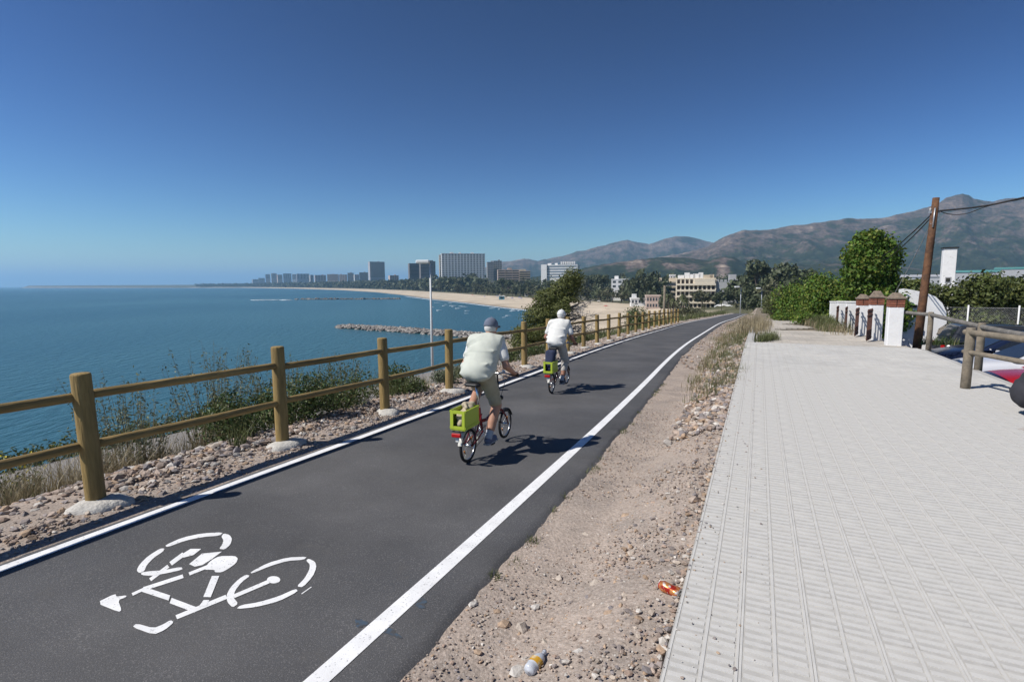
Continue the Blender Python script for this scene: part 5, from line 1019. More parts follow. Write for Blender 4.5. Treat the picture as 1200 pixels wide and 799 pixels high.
for i, (px, yt, Y, k, w) in enumerate(((873, 316, 255, 0, 1.0), (884, 314.5, 250, 4, 1.1), (897, 316.5, 245, 0, 1.0), (909, 321, 230, 1, 1.0), (918, 322, 210, 2, 1.1), (869, 334, 240, 4, .9), (878, 330, 190, 4, 1.0), (889, 330, 175, 0, 1.0), (901, 328, 165, 5, 1.1), (912, 332, 140, 2, 1.0), (864, 354, 170, 2, .8), (871, 352, 150, 0, .8), (884, 343, 140, 4, 1.0), (897, 345, 128, 0, 1.0), (926, 316, 190, 0, 1.1), (940, 318, 180, 4, 1.1), (955, 316, 200, 0, 1.1))):
    px_tree(px, yt, Y, k, ('first', 'second', 'third', 'fourth', 'fifth', 'sixth', 'seventh', 'eighth', 'ninth', 'tenth', 'eleventh', 'twelfth', 'thirteenth', 'fourteenth', 'fifteenth', 'sixteenth', 'last')[[864, 869, 871, 873, 878, 884.5, 884, 889, 897.5, 897, 901, 909, 912, 918, 926, 940, 955].index(px + (.5 if (px, Y) in ((884, 250), (897, 245)) else 0))] + ' tree from the left in the dark clump where the path disappears', 'dark clump at the path end', w)
random.seed(5)
for k in range(24):                            # scattered trees over the plain towards the hills
    px = random.uniform(690, 1260); Y = random.uniform(320, 1300); p = pt(px, 330, Y); far_tree(p.x, p.y, PRO[random.randrange(6)], 'tree on the plain between the promenade and the hills', 'trees on the inland plain', random.uniform(.7, 1.3))
print('beach trees', nb)
# the wood behind that reads as one mass
def wood(name, n, f, size, m):
    P = []
    for k in range(n):
        x, y, h = f(); z = float(far_z(x, y)); c = RNG.normal(size=(26, 3)) * np.array([3.4, 3.4, 2.4]) + np.array([x, y, z + h * .62]); P.append(c)
    P = np.concatenate(P); return tag(link(name, leaf_mesh(name, P, size, m, None, .8, .12)), kind='stuff')
def f1():
    u = random.uniform(CUM[3], CUM[7]); p = along(min(u, CUM[-1]), random.uniform(95, 420)); return p[0], p[1], random.uniform(12, 22)
wood('wooded_town_fringe', 520, f1, 2.8, L_FAR)
def f3():
    u = random.uniform(CUM[0], CUM[5]); p = along(u, random.uniform(70, 120)); return p[0], p[1], random.uniform(10, 30)
wood('far_beach_wood', 1500, f3, 5.5, L_FAR)
def f2():
    px = random.uniform(640, 1300); Y = random.uniform(420, 2000); p = pt(px, 330, Y); return p.x, p.y, random.uniform(5, 9)
wood('far_orchards', 520, f2, 3.0, L_FAR)
# ------------------------------------------------------------------ breakwater, surf, beach things, greenhouses, lamps
a = on_z(396, 381.5, .6); b = on_z(470, 386, .6); c = on_z(552, 392, .6); d = on_z(640, 396, .6)
bw = empty('breakwater', (b.x, b.y, 0), 0, 'grey rock breakwater running out into the sea from the beach', 'breakwater'); P = []; sz = []
poly = [a, b, c, d]
for i in range(3):
    L = (poly[i + 1] - poly[i]).length; n = int(L * 20)
    for k in range(n):
        f = random.random(); p = poly[i].lerp(poly[i + 1], f); q = random.gauss(0, 1); w = 2.6 if i or f > .25 else 1.0 + 6 * f; P.append((p.x + q * w * .3 - b.x, p.y + q * w * .7 - b.y, max(-.4, 1.05 - abs(q) * .55) * (1 if i or f > .2 else .4 + 3 * f))); sz.append(random.uniform(.4, .95))
ro = stones('rocks', np.array(P), np.array(sz), np.array([(.27, .25, .225), (.22, .20, .185), (.32, .30, .27), (.17, .155, .145)]), bw)
M_FOAM = mat('foam', (.80, .82, .84), .9, col2=(.45, .55, .6), mixscale=.8)
fo = MB(); rg = random.Random(3)
for k in range(30):
    px = rg.uniform(505, 640); sh_ = np.interp(px, [475, 504.7, 546.7, 593, 628, 649], [347, 351, 354.7, 360.5, 364, 373]); py = sh_ + abs(rg.gauss(0, 7)) + 1.2; p = on_z(px, py, .02); L = rg.uniform(.8, 3.2) * (p.y / 400); w = rg.uniform(.25, .6) * (p.y / 300)
    pl_ = [];
    for q in range(12): an = q * math.pi / 6; pl_.append((p.x + L * math.cos(an) * rg.uniform(.7, 1.2) + w * .5 * math.sin(an), p.y + 1.6 * w * math.sin(an) * rg.uniform(.6, 1.3)))
    h = rg.uniform(.12, .3); fo.prism(pl_, -.05, h)
shore = [(475, 347), (504.7, 350.8), (525, 352.8), (546.7, 355), (570, 358), (593, 360.8), (612, 362.6), (628, 364.6), (640, 369)]
for (x0, y0), (x1, y1) in zip(shore[:-1], shore[1:]):
    p, q = on_z(x0, y0 + .3, .06), on_z(x1, y1 + .3, .06); nrm = Vector((q.y - p.y, p.x - q.x, 0)).normalized(); wv = [.8, 1.8]; fo.add([p - nrm * rg.uniform(.5, 1.4), q - nrm * rg.uniform(.5, 1.4), q + nrm * rg.uniform(.8, 2), p + nrm * rg.uniform(.8, 2)], [(0, 1, 2, 3)])
for k in range(22):
    px = rg.uniform(296, 340); p = on_z(px, 351.6 + rg.uniform(-.3, .3), .1); fo.prism([(p.x + 5 * math.cos(q * 1.05), p.y + 2.5 * math.sin(q * 1.05)) for q in range(6)], -.05, .35)
tag(fo.build('surf', M_FOAM), kind='stuff')
rf_ = []; 
for k in range(150): px = rg.uniform(345, 470) ; p = on_z(px, 351.0 - (px - 345) * .004 + rg.uniform(-.25, .25), 0); rf_.append((p.x, p.y, .15))
e = empty('reef', (0, 0, 0), 0, 'low dark line of rocks offshore beyond the breakwater', 'reef'); stones('rocks', np.array(rf_), np.full(150, 1.5) * (.5 + RNG.random(150)), np.array([(.16, .15, .14), (.22, .2, .18)]), e)
for i, (px, py, cl, lab) in enumerate(((588, 343.5, (.10, .28, .36), 'teal beach kiosk with a flat roof on the sand'), (617, 339.5, (.65, .64, .62), 'white sign board at the back of the beach'), (635, 346, (.10, .30, .33), 'green beach hut with pale base'), (643, 346, (.12, .32, .38), 'blue-green beach hut right of the green one'))):
    p = pt(px, py + 4, 470 if i != 1 else 520); z = float(far_z(p.x, p.y)); e = empty('beach_kiosk', (p.x, p.y, z), -math.atan2(p.x, p.y), lab, 'kiosk', 'huts on the beach'); m_ = mat('hut%d' % i, cl, .7, var=.1, vscale=1)
    MB().box((0, 0, 1.5), (5 if i != 1 else 3.4, 3, 3)).build('wall', m_, e); MB().box((0, 0, 3.15), (6 if i != 1 else 4, 4, .3)).build('roof', W_WHITE, e); MB().box((0, -1.52, 1.6), (2.4, .08, 1.4)).build('hatch', M_GLASS, e)
gm = [mat('parasol_%d' % k, c_, .8) for k, c_ in enumerate(((.1, .12, .3), (.5, .48, .45), (.05, .05, .06), (.4, .1, .08)))]
for k in range(22):
    p = along(CUM[-1] - random.uniform(20, 330), random.uniform(35, 60)); z = float(far_z(*p)); e = empty('beach_parasol', (p[0], p[1], z), 0, 'tiny beach parasol on the distant sand', 'parasol', 'parasols on the distant sand'); MB().tube([(0, 0, -.2), (0, 0, 2.1)], .04, 5).build('pole', M_GALV, e); MB().lathe([(1.3, 1.75), (.7, 2.1), (.01, 2.3)], 10).build('canopy', gm[k % 4], e)
M_GH = mat('greenhouse_sheet', (.10, .30, .26), .5, var=.1, vscale=.05)
for i, (x0, x1, yt, Y, lab) in enumerate(((1118, 1166, 316.2, 700, 'long teal greenhouse roof at the foot of the mountain'), (1172, 1215, 312.5, 760, 'higher teal greenhouse roof at the right picture edge'), (1060, 1105, 321.5, 650, 'grey greenhouse roof behind the utility pole'))):
    a = pt(x0, yt, Y); b = pt(x1, yt, Y); w = (b - a).length; c = (a + b) / 2; z = float(far_z(c.x, c.y)); h = c.z - z; e = empty('greenhouse', (c.x, c.y, z), -math.atan2(c.x, c.y), lab, 'greenhouse', 'greenhouses on the plain'); m_ = M_GH if i < 2 else W_GREY
    nb_ = 6; 
    for k in range(nb_):
        x = -w / 2 + w * (k + .5) / nb_; q = w / nb_ / 2; mb = MB(); mb.add([(x - q, 0, h - 3), (x + q, 0, h - 3), (x + q, 40, h), (x - q, 40, h), (x - q, 0, h - 3.2), (x + q, 0, h - 3.2), (x + q, 40, h - .2), (x - q, 40, h - .2)], [(0, 1, 2, 3), (7, 6, 5, 4), (0, 4, 5, 1), (2, 6, 7, 3), (1, 5, 6, 2), (3, 7, 4, 0)]); mb.build('roof_panel', m_, e)
    MB().box((0, 20, (h - 3.4) / 2), (w * .99, 38, h - 3.4)).build('wall', W_GREY, e)
def street_lamp(label, base, top, arm, pole_m, r=.07, headl=.9, group='street lamps', dirx=-1):
    e = empty('street_lamp', base, 0, label, 'street lamp', group); h = top.z - base.z; MB().tube([(0, 0, -.5), (0, 0, h * .5), (0, 0, h)], [r * 1.35, r, r * .7], 10).build('pole', pole_m, e)
    if arm: MB().tube([(0, 0, h - .05), (dirx * arm * .5, -.1, h + .08), (dirx * arm, -.2, h + .12)], r * .5, 6).build('arm', pole_m, e)
    mb = MB(); mb.box((dirx * (arm + headl / 2 - .1), -.2, h + .13), (headl, .42, .24), bev=.08); l = mb.build('lamp_head', mat('lamp_housing', (.75, .76, .74), .4), e); MB().box((dirx * (arm + headl / 2 - .1), -.2, h + .005), (headl * .6, .24, .03)).build('lens', mat('lamp_lens', (.7, .7, .68), .3), l); return e
t_ = pt(504, 309, 38.5); b_ = Vector((t_.x, t_.y, 0)); s_ = 33; b_.z = float(ground_z(32.5, 19)) - .3
street_lamp('slim grey street lamp with a flat head rising from the lower road by the sea', b_, t_, .12, M_LAMP, .085, .95)
for px, yt, Y, lab in ((868.5, 337, 92, 'pale street lamp left of the path where it disappears'), (893, 338.5, 105, 'grey street lamp right of the path end')):
    t_ = pt(px, yt, Y); b_ = t_.copy(); b_.z = float(path_z(100)) - .8 if px < 880 else float(path_z(110)) - .5; street_lamp(lab, b_, t_, .5, M_GALV, .07, .8)
t_ = pt(779, 334.5, 44); b_ = gp(44.5, 5.0, -.3); b_.x, b_.y = t_.x, t_.y
e = empty('lamp_pole', b_, 0, 'plain pale timber pole standing behind the far fence posts', 'pole'); MB().tube([(0, 0, -.3), (0, 0, t_.z - b_.z)], [.12, .09], 10).build('shaft', M_OLDWOOD, e); MB().tube([(0, 0, t_.z - b_.z - .12), (.35, 0, t_.z - b_.z + .05)], .02, 5).build('bracket', M_GALV, e)
# ================================================================== right-hand side: gate pillars, wall, pole, railing, car park
def wpl(sp, lat, dz=0.0): return wp(sp, -lat, dz)
YAW = -RAD(25)                                  # local y along the promenade, local x to the right
ords = ['nearest', 'second', 'third', 'fourth', 'fifth', 'farthest']
for i, (sp, lat, h) in enumerate(((18.95, 3.66, 1.14), (21.3, 3.58, 1.18), (23.9, 3.58, 1.14), (27.2, 3.64, 1.22), (30.5, 3.70, 1.22), (34.0, 3.76, 1.2))):
    b = wpl(sp, lat, -.15); e = empty('gate_pillar', b, YAW, ('%s white gate pillar with a weathered brick cap' if i < 3 else '%s white gate pillar from the pole, plain top, half in weeds') % ords[i], 'pillar', 'white gate pillars'); w = .37; ks = w / .5
    MB().box((0, 0, (h + .15) / 2), (w, w, h + .15), bev=.015).build('shaft', M_WHITE, e)
    if i < 3:
        for k in range(3):
            c = MB(); zz = h + .15 + .035 + k * .078
            for q in range(2):
                for r in range(4): pass
            for (bx_, by_, dx_, dy_) in ((-.135, -.20, .25, .13), (.135, -.20, .25, .13), (-.135, .20, .25, .13), (.135, .20, .25, .13), (-.20, 0, .13, .25), (.20, 0, .13, .25)):
                MB().box((bx_ * ks * (1.02 if k % 2 else 1), by_ * ks, zz), (dx_ * ks, dy_ * ks, .066), bev=.006).build('brick', M_BRICK, e)
        MB().box((0, 0, h + .26), (.42 * ks, .42 * ks, .20)).build('mortar_core', M_CAP, e)
        MB().box((0, 0, h + .15 + .262), (w + .08, w + .08, .055), bev=.012).build('slab', M_CAP, e)
        mb = MB(); q = w * .5; t = .13 + .05 * (i == 1); mb.add([(-q, -q, 0), (q, -q, 0), (q, q, 0), (-q, q, 0), (-.08, -.08, t), (.08, -.08, t), (.08, .08, t), (-.08, .08, t)], [(0, 1, 5, 4), (1, 2, 6, 5), (2, 3, 7, 6), (3, 0, 4, 7), (4, 5, 6, 7)]); mb.build('cap', M_CAP, e, (0, 0, h + .15 + .289))
    else: MB().box((0, 0, h + .18), (w + .04, w + .04, .06), bev=.01).build('slab', M_WHITE, e)
for i, (sp, lat, a, L) in enumerate(((21.03, 3.45, .30, .95), (23.63, 3.45, .25, 1.0), (26.93, 3.5, .2, 1.1), (30.2, 3.56, .2, 1.1))):
    e = empty('iron_gate', wpl(sp, lat), YAW - a - math.pi / 2, 'rusty barred iron gate leaf at the %s white gate pillar' % ords[i + 1], 'gate', 'rusty gate leaves')
    for z in (.12, .85, 1.0): MB().box((L / 2, 0, z), (L, .03, .045)).build('cross_bar', M_RUST, e)
    n = 9
    for k in range(n): MB().box((L * (k + .5) / n, 0, .56), (.028, .018, 1.02)).build('bar', M_RUST, e)
    MB().box((L / 2, 0, .26), (L, .012, .24)).build('kick_plate', M_RUST, e)
# broken white wall with a rounded end
e = empty('white_wall', wpl(25.9, 4.3), YAW, 'broken whitewashed wall with a rounded ragged end behind the utility pole', 'wall')
zb = LOT - wpl(25.9, 4.3).z; T_ = EYE - wpl(25.9, 4.3).z; prof = [(.80, zb - .1), (.80, T_ - .34), (.95, T_ - .31), (1.2, T_ - .36), (1.62, T_ - .46), (1.95, T_ - .62), (2.18, T_ - .88), (2.32, T_ - 1.22), (2.36, T_ - 1.66), (2.12, T_ - 1.86), (2.06, T_ - 2.1), (2.3, T_ - 2.25), (2.42, T_ - 2.6), (2.44, zb - .1)]
mb = MB(); n = len(prof); vs = [(x, -.14, z) for x, z in prof] + [(x, .14, z) for x, z in prof]; mb.add(vs, [tuple(range(n))[::-1], tuple(range(n, 2 * n))] + [(i, (i + 1) % n, n + (i + 1) % n, n + i) for i in range(n)]); mb.build('masonry', M_WHITE, e)
MB().box((1.1, -.15, T_ - 1.0), (.55, .06, .12)).build('slot', M_BLACK, e)
# leaning utility pole, cables, guy wire
pb = on_z(1075, 403, EYE - 1.92); ptop = pt(1097, 232, pb.y + .05); dv = ptop - pb
e = empty('utility_pole', pb, 0, 'leaning dark timber utility pole beside the gate pillars', 'utility pole'); mb = MB(); mb.tube([dv * -.12, dv * .3, dv * .7, dv], [.118, .11, .098, .088], 14); mb.build('shaft', M_POLE, e)
MB().box(dv * .905, (.30, .05, .07)).build('bracket', M_GALV, e)
for q in (-.12, .1): MB().lathe([(.012, 0), (.03, .02), (.025, .05), (.032, .07), (.01, .09)], 10, dv * .905 + Vector((q, 0, .03))).build('insulator', mat('porcelain', (.5, .48, .45), .3), e)
MB().tube([dv * .80 + Vector((-.06, -.09, 0)), dv * .93 + Vector((-.05, -.08, 0))], .02, 6).build('conduit', M_GALV, e)
def cable(label, pts, r, name='overhead_cable', m=None):
    p = [Vector(q) for q in pts]; o = []
    for k in range(25):
        t = k / 24; n = len(p) - 1; i = min(int(t * n), n - 1); f = t * n - i; a = p[max(i - 1, 0)]; b, c = p[i], p[i + 1]; d = p[min(i + 2, n)]
        o.append(.5 * ((2 * b) + (c - a) * f + (2 * a - 5 * b + 4 * c - d) * f * f + (3 * b - a - 3 * c + d) * f ** 3))
    mb = MB(); mb.tube(o, r, 6); return tag(mb.build(name, m or M_CABLE), label, 'cable', 'cables on the utility pole')
Yp = pb.y
cable('thick twisted cable rising from the pole to the right picture edge', (pt(1098, 247.5, Yp), pt(1150, 242, Yp - .6), pt(1200, 231.5, Yp - 1.2), pt(1330, 200, Yp - 2.4)), .026)
cable('thin slack cable sagging below the thick one right of the pole', (pt(1098, 246, Yp + .1), pt(1112, 251, Yp), pt(1132, 250.5, Yp - .2), pt(1160, 241, Yp - .6), pt(1205, 232, Yp - 1.2)), .012)
cable('upper cable running down left from the pole into the ivy tree', (pt(1094, 249, Yp), pt(1070, 272, Yp + 2.5), pt(1048, 291, Yp + 5.5), pt(1030, 303, Yp + 9)), .02)
cable('lower cable running down left from the pole into the ivy tree', (pt(1093, 253, Yp), pt(1070, 277, Yp + 2.5), pt(1048, 297, Yp + 5.5), pt(1030, 310, Yp + 9)), .018)
cable('taut grey guy wire from the pole down to the gate pillars', (pt(1091, 262, Yp), pt(1067, 310, Yp + 1.5), pt(1041, 357, Yp + 3.0)), .011, 'guy_wire', M_GALV)
# white chimney tower
c = pt(1113, 291, 47); gz = LOT - .5; e = empty('chimney_tower', (c.x, c.y, gz), -math.atan2(c.x, c.y) + .15, 'slender white chimney tower with a dark top above the hedge', 'chimney'); H = c.z - gz
MB().box((0, 0, H / 2), (.93, .93, H), bev=.02).build('shaft', M_WHITE, e); MB().box((0, 0, H + .03), (1.12, 1.12, .10)).build('cap', M_BLACK, e); MB().box((-.02, -.48, H - 2.75), (.42, .05, .50)).build('window_frame', W_GREY, e); MB().box((-.02, -.506, H - 2.75), (.30, .03, .34)).build('pane', M_GLASS, e)
# ------------------------------------------------------------------ timber railings
def post_rail(label, posts, rails, m, mr, cat='railing'):
    o0 = posts[0][0]; e = empty('timber_railing', o0, 0, label, cat, 'timber railings by the car park')
    for b, h, r, ln in posts: d = Vector((ln[0], ln[1], 1)); mb = MB(); mb.tube([b - o0 - d * .25, b - o0 + d * h * .5, b - o0 + d * (h - .015), b - o0 + d * h], [r * 1.04, r, r * .97, r * .85], 12); mb.build('post', m, e)
    for a, b, r in rails: dd_ = (b - a).normalized(); MB().tube([a - o0 - dd_ * .12, a - o0 - dd_ * .08, (a + b) / 2 - o0 + Vector((0, 0, -.01)), b - o0 + dd_ * .06, b - o0 + dd_ * .1], [r * .85, r, r * 1.03, r, r * .85], 10).build('rail', mr, e)
    return e
P1 = on_z(1053, 402.5, EYE - 1.86); P2 = on_z(1088, 408.5, EYE - 1.84); P3b = on_z(1146, 433, EYE - 1.85); P3 = on_z(1131, 455, EYE - 1.81); zt = lambda p, h: p + Vector((0, 0, h))
P4b = wpl(11.2, 4.06); P4 = wpl(8.9, 3.95); P0 = P1 + (P1 - P2) * .08
post_rail('greyed timber railing with a single top rail beside the utility pole', [(P1, .98, .062, (.02, 0)), (P2, 1.0, .065, (0, 0)), (P3b, .98, .07, (0, 0)), (P4b, .98, .07, (0, 0))], [(zt(P1, .95), zt(P2, .93), .048), (zt(P2, .93), zt(P3b, .90), .048), (zt(P3b, .90), zt(P4b, .90), .048)], M_OLDWOOD, M_GREYWOOD)
MB().tube([zt(P1, .5) - P1 , zt(P1, .93) - P1 + (P2 - P1) * -.035], .035, 8).build('brace', M_OLDWOOD, bpy.data.objects['timber_railing'])
post_rail('near timber railing with two brown rails at the right picture edge', [(P3, 1.03, .07, (.015, 0)), (P4, 1.0, .07, (0, 0))], [(zt(P3, .95), zt(P4, .95), .05), (zt(P3, .62), zt(P4, .62), .038)], M_OLDWOOD, M_OLDWOOD)

# ------------------------------------------------------------------ cars
def car(label, sp, lat, nose_to_walk, col, L=4.1, Wd=1.72, Hh=1.44, wagon=False):
    c = wpl(sp, lat + L / 2); rz = math.atan2(N25[1], N25[0]) if nose_to_walk else math.atan2(-N25[1], -N25[0]); e = empty('parked_car', (c.x, c.y, LOT), rz, label, 'car', 'cars in the car park')
    pm = mat('car_paint_' + ''.join('%02d' % int(q * 99) for q in col), col, .22, .15, spec=.6); x0, x1 = -L / 2, L / 2
    # lower body: stations along x -> (half width, sill z, shoulder z, top z, crown)
    st = [(x0, .60, .38, .62, .70), (x0 + .10, .76, .28, .78, .90), (x0 + .45, .83, .24, .86, .97), (x0 + 1.1, .86, .22, .88, .96), (0, .86, .22, .88, .94), (x1 - 1.35, .86, .22, .86, .95), (x1 - .75, .83, .24, .80, .90), (x1 - .30, .78, .26, .70, .80), (x1 - .08, .70, .32, .60, .68), (x1, .56, .40, .52, .58)]
    vs = []; m_ = 11
    for (x, hw, zs_, zh, zt_) in st:
        hw *= Wd / 1.72; ring = [(-hw * .92, zs_), (-hw, zs_ + .12), (-hw * 1.0, (zs_ + zh) / 2 + .05), (-hw * .96, zh), (-hw * .80, zt_ - .02), (0, zt_ + .01), (hw * .80, zt_ - .02), (hw * .96, zh), (hw, (zs_ + zh) / 2 + .05), (hw, zs_ + .12), (hw * .92, zs_)]; vs += [(x, y, z) for y, z in ring]
    fs = [(i * m_ + j, i * m_ + (j + 1) % m_, (i + 1) * m_ + (j + 1) % m_, (i + 1) * m_ + j) for i in range(len(st) - 1) for j in range(m_)]; fs = [f[::-1] for f in fs] + [tuple(range(m_)), tuple(range((len(st) - 1) * m_, len(st) * m_))[::-1]]
    mb = MB(); mb.add(vs, fs, True); body = mb.build('body', pm, e); sb = body.modifiers.new('s', 'SUBSURF'); sb.levels = sb.render_levels = 1
    # greenhouse
    xr0 = x0 + (.25 if wagon else .35); xb = [(xr0, .90), (x0 + (.55 if wagon else .95), Hh - .04), (-.25, Hh), (x1 - 2.05, Hh - .03), (x1 - 1.22, .92)]; gv = []
    for k, (x, z) in enumerate(xb):
        f = (z - .9) / (Hh - .9); hw = (.80 - .20 * f) * Wd / 1.72; gv += [(x, -hw, z), (x, hw, z)]
    bl_ = [(xr0, -.80 * Wd / 1.72, .88), (xr0, .80 * Wd / 1.72, .88), (x1 - 1.22, -.80 * Wd / 1.72, .88), (x1 - 1.22, .80 * Wd / 1.72, .88)]
    mb = MB(); mb.add(gv, [(2, 3, 5, 4)[::-1], (4, 5, 7, 6)[::-1], (0, 1, 3, 2)[::-1], (6, 7, 9, 8)[::-1], (0, 2, 4, 6, 8)[::-1], (1, 3, 5, 7, 9)]); cab = mb.build('cabin', pm, e); bv = cab.modifiers.new('b', 'BEVEL'); bv.width = .05; bv.segments = 3
    V3 = lambda i: Vector(gv[i])
    def pane(name, quad, out):
        q = [Vector(p) for p in quad]; c_ = sum(q, Vector()) / len(q); q = [c_ + (p - c_) * .86 + Vector(out) * .022 for p in q]; q2 = [p - Vector(out) * .03 for p in q]; n = len(q); m2 = MB(); m2.add(q + q2, [tuple(range(n)), tuple(range(n, 2 * n))[::-1]] + [(i, (i + 1) % n, n + (i + 1) % n, n + i) for i in range(n)]); m2.build(name, M_GLASS, e)
    pane('windscreen', (V3(6), V3(7), V3(9), V3(8)), (.55, 0, .8)); pane('rear_window', (V3(0), V3(1), V3(3), V3(2)), (-.7, 0, .6))
    for s, o_ in ((-1, 0), (1, 1)):
        hwz = lambda z: (.80 - .20 * (z - .9) / (Hh - .9)) * Wd / 1.72
        for (xa, xb, xc, xd) in ((-.10, x1 - 1.52, x1 - 2.12, -.10), (x0 + 1.22, -.17, -.17, x0 + 1.22), (xr0 + .22, x0 + 1.15, x0 + 1.15, x0 + (.72 if wagon else 1.08))):
            zl, zh_ = .955, Hh - .105; q = [Vector((x, s * (hwz(z) + .010), z)) for x, z in ((xa, zl), (xb, zl), (xc, zh_), (xd, zh_))]; q2 = [v - Vector((0, s * .03, 0)) for v in q]; m2 = MB(); m2.add(q + q2, [(0, 1, 2, 3), (7, 6, 5, 4)] + [(i, (i + 1) % 4, 4 + (i + 1) % 4, 4 + i) for i in range(4)]); m2.build('side_window', M_GLASS, e)
        mb = MB(); mb.box((x1 - 1.45, s * (Wd / 2 + .04), .97), (.10, .18, .12), bev=.03); mb.build('mirror', pm, e)
        mb = MB(); mb.box((x1 - .22, s * .60 * Wd / 1.72, .66), (.22, .26, .11), Matrix.Rotation(-s * .25, 3, 'Z'), bev=.03); mb.build('headlight', mat('clear_lens', (.6, .62, .64), .1), e)
        mb = MB(); mb.box((x0 + .115, s * .62 * Wd / 1.72, .74), (.13, .24, .17), Matrix.Rotation(s * .3, 3, 'Z'), bev=.03); mb.build('tail_light', mat('red_lens', (.42, .01, .012), .2), e)
        MB().box((-.05, s * (Wd / 2 + .004), .82), (.16, .02, .025)).build('door_handle', pm, e)
        for x in (x0 + .75, x1 - .80):
            w = empty('wheel', (x, s * (Wd / 2 - .10), .305)); w.parent = e; RX = Matrix.Rotation(math.pi / 2, 3, 'X'); MB().lathe([(.19, -.09), (.29, -.10), (.305, -.06), (.305, .06), (.29, .10), (.19, .09)], 24, M=RX).build('tyre', M_RUBBER, w); MB().lathe([(.001, s * -.07), (.06, s * -.085), (.10, s * -.06), (.19, s * -.09), (.2, 0)], 20, M=RX).build('rim', M_GALV, w)
            MB().lathe([(.001, 0), (.35, 0), (.35, .006)], 24, (x, s * (Wd / 2 - .22), .32), RX).build('wheel_arch', M_BLACK, e)
    MB().box((x1 - .02, 0, .42), (.06, Wd * .55, .14), bev=.02).build('grille', M_BLACK, e)
    if wagon:
        for s in (-1, 1): MB().tube([(x0 + .75, s * .52, Hh + .035), (x1 - 2.2, s * .52, Hh + .03)], .016, 6).build('roof_rail', M_BLACK, e)
    return e
car('dark grey estate car with red tail light, tail towards the promenade', 23.5, 5.75, False, (.035, .037, .042), 4.4, 1.76, 1.50, True)
car('navy blue car second from the white wall, bonnet towards the promenade', 20.9, 4.85, True, (.012, .02, .05), 4.2)
car('white car between the navy and the red cars', 18.35, 4.75, True, (.62, .63, .66), 4.0)
car('red car nearest the railing, bonnet towards the promenade', 15.8, 4.55, True, (.36, .012, .02), 4.0)
# chain-link fence and hedge trees behind the cars
e = empty('chain_link_fence', wpl(32, 7.2), YAW, 'chain-link fence with white posts in front of the hedge trees', 'fence'); z0 = LOT - wpl(32, 7.2).z; hf = 1.72
for k in range(9): MB().tube([(k * 1.85, 0, z0 - .2), (k * 1.85, 0, z0 + hf + .12)], .035, 8).build('post', mat('white_post', (.70, .70, .69), .6), e)
mb = MB(); d_ = .085; n = int(14.8 / d_)
for k in range(n):
    x = k * d_
    for s in (1, -1):
        xe = x + s * hf
        if xe < 0: mb.tube([(x, .03, z0), (0, .03, z0 + x)], .0028, 3, cap=False)
        elif xe > 14.8: mb.tube([(x, .03, z0), (14.8, .03, z0 + 14.8 - x)], .0028, 3, cap=False)
        else: mb.tube([(x, .03, z0), (xe, .03, z0 + hf)], .0028, 3, cap=False)
for z in (0, hf): mb.tube([(0, .03, z0 + z), (14.8, .03, z0 + z)], .005, 4)
tag(mb.build('wire_mesh', M_GALV, e), kind='stuff')
def leafy_tree(name, label, base, blobs, n, lf, m, trunk_h, group=None, seed=1, shell=.6, asp=.7):
    rg = np.random.default_rng(seed); e = empty(name, base, 0, label, 'tree', group); mb = MB(); mb.tube([(0, 0, -.4), (.05, .05, trunk_h * .5), (0, .1, trunk_h)], [.17, .13, .09], 8)
    for b in blobs: mb.tube([(0, .05, trunk_h * .6), (b[0] * .5, b[1] * .5, (trunk_h + b[2]) * .5), (b[0], b[1], b[2])], [.07, .045, .015], 5)
    mb.build('trunk', M_BARK, e); P, Nn = blob_points(blobs, n, rg, shell); link('crown', leaf_mesh('crown', P, lf, m, Nn, asp, rng=rg), e); return e
rgh = random.Random(8)
hn = ['leftmost', 'second', 'third', 'fourth', 'fifth', 'rightmost']
for k in range(6):
    b = wpl(37.5 + rgh.uniform(-.6, .6), 7.6 + k * 3.1); b.z = LOT - .05; bl = []
    for q in range(13): a = rgh.uniform(0, 6.28); r = rgh.uniform(.3, 1.6); bl.append((r * math.cos(a), r * math.sin(a), rgh.uniform(.7, 2.9) - .2 * (k == 0), rgh.uniform(.75, 1.1), rgh.uniform(.75, 1.1), rgh.uniform(.5, .75)))
    leafy_tree('hedge_tree', '%s of the dense dark hedge trees behind the chain-link fence' % hn[k], b, bl, 6500, .20, L_HEDGE, 1.6, 'hedge trees behind the car park', 30 + k)
# ivy tree and bramble mass behind the pillars
p = pt(1019, 345, 25.5); gz = float(zwalk(p.x * D25[0] + p.y * D25[1])) - .3; c = pt(1019, 312, 25.5)
bl = [(-.55, 0, 0.55, .75, .8, .75), (.5, 0, .6, .75, .8, .8), (0, .2, 1.15, .70, .8, .55), (-.15, -.2, 0, 1.05, .9, .8), (.55, .1, -.3, .75, .8, .8), (-.7, 0, -.3, .6, .7, .7), (.2, 0, -1.0, .9, .9, .8), (-.35, 0, -1.0, .8, .8, .8), (.75, 0, -1.2, .7, .7, .9), (-.1, -.1, 1.35, .4, .4, .4), (-.85, 0, .25, .35, .4, .3), (.95, 0, .2, .35, .4, .3)]
rgi = random.Random(4); bl += [(1.15 * math.cos(q * .7) * rgi.uniform(.7, 1.1), rgi.uniform(-.5, .5), .15 + 1.35 * math.sin(q * .7) * rgi.uniform(.6, 1.1), rgi.uniform(.2, .38), .35, rgi.uniform(.18, .34)) for q in range(-1, 9)]; bl = [(x, y, z + c.z - gz, a, b, d) for x, y, z, a, b, d in bl]
leafy_tree('ivy_tree', 'tall bright green ivy-covered tree behind the gate pillars', Vector((p.x, p.y, gz)), bl, 15000, .15, L_IVY, 2.6, None, 61, .62, .85)
G_R = 'bramble bushes behind the gate pillars'
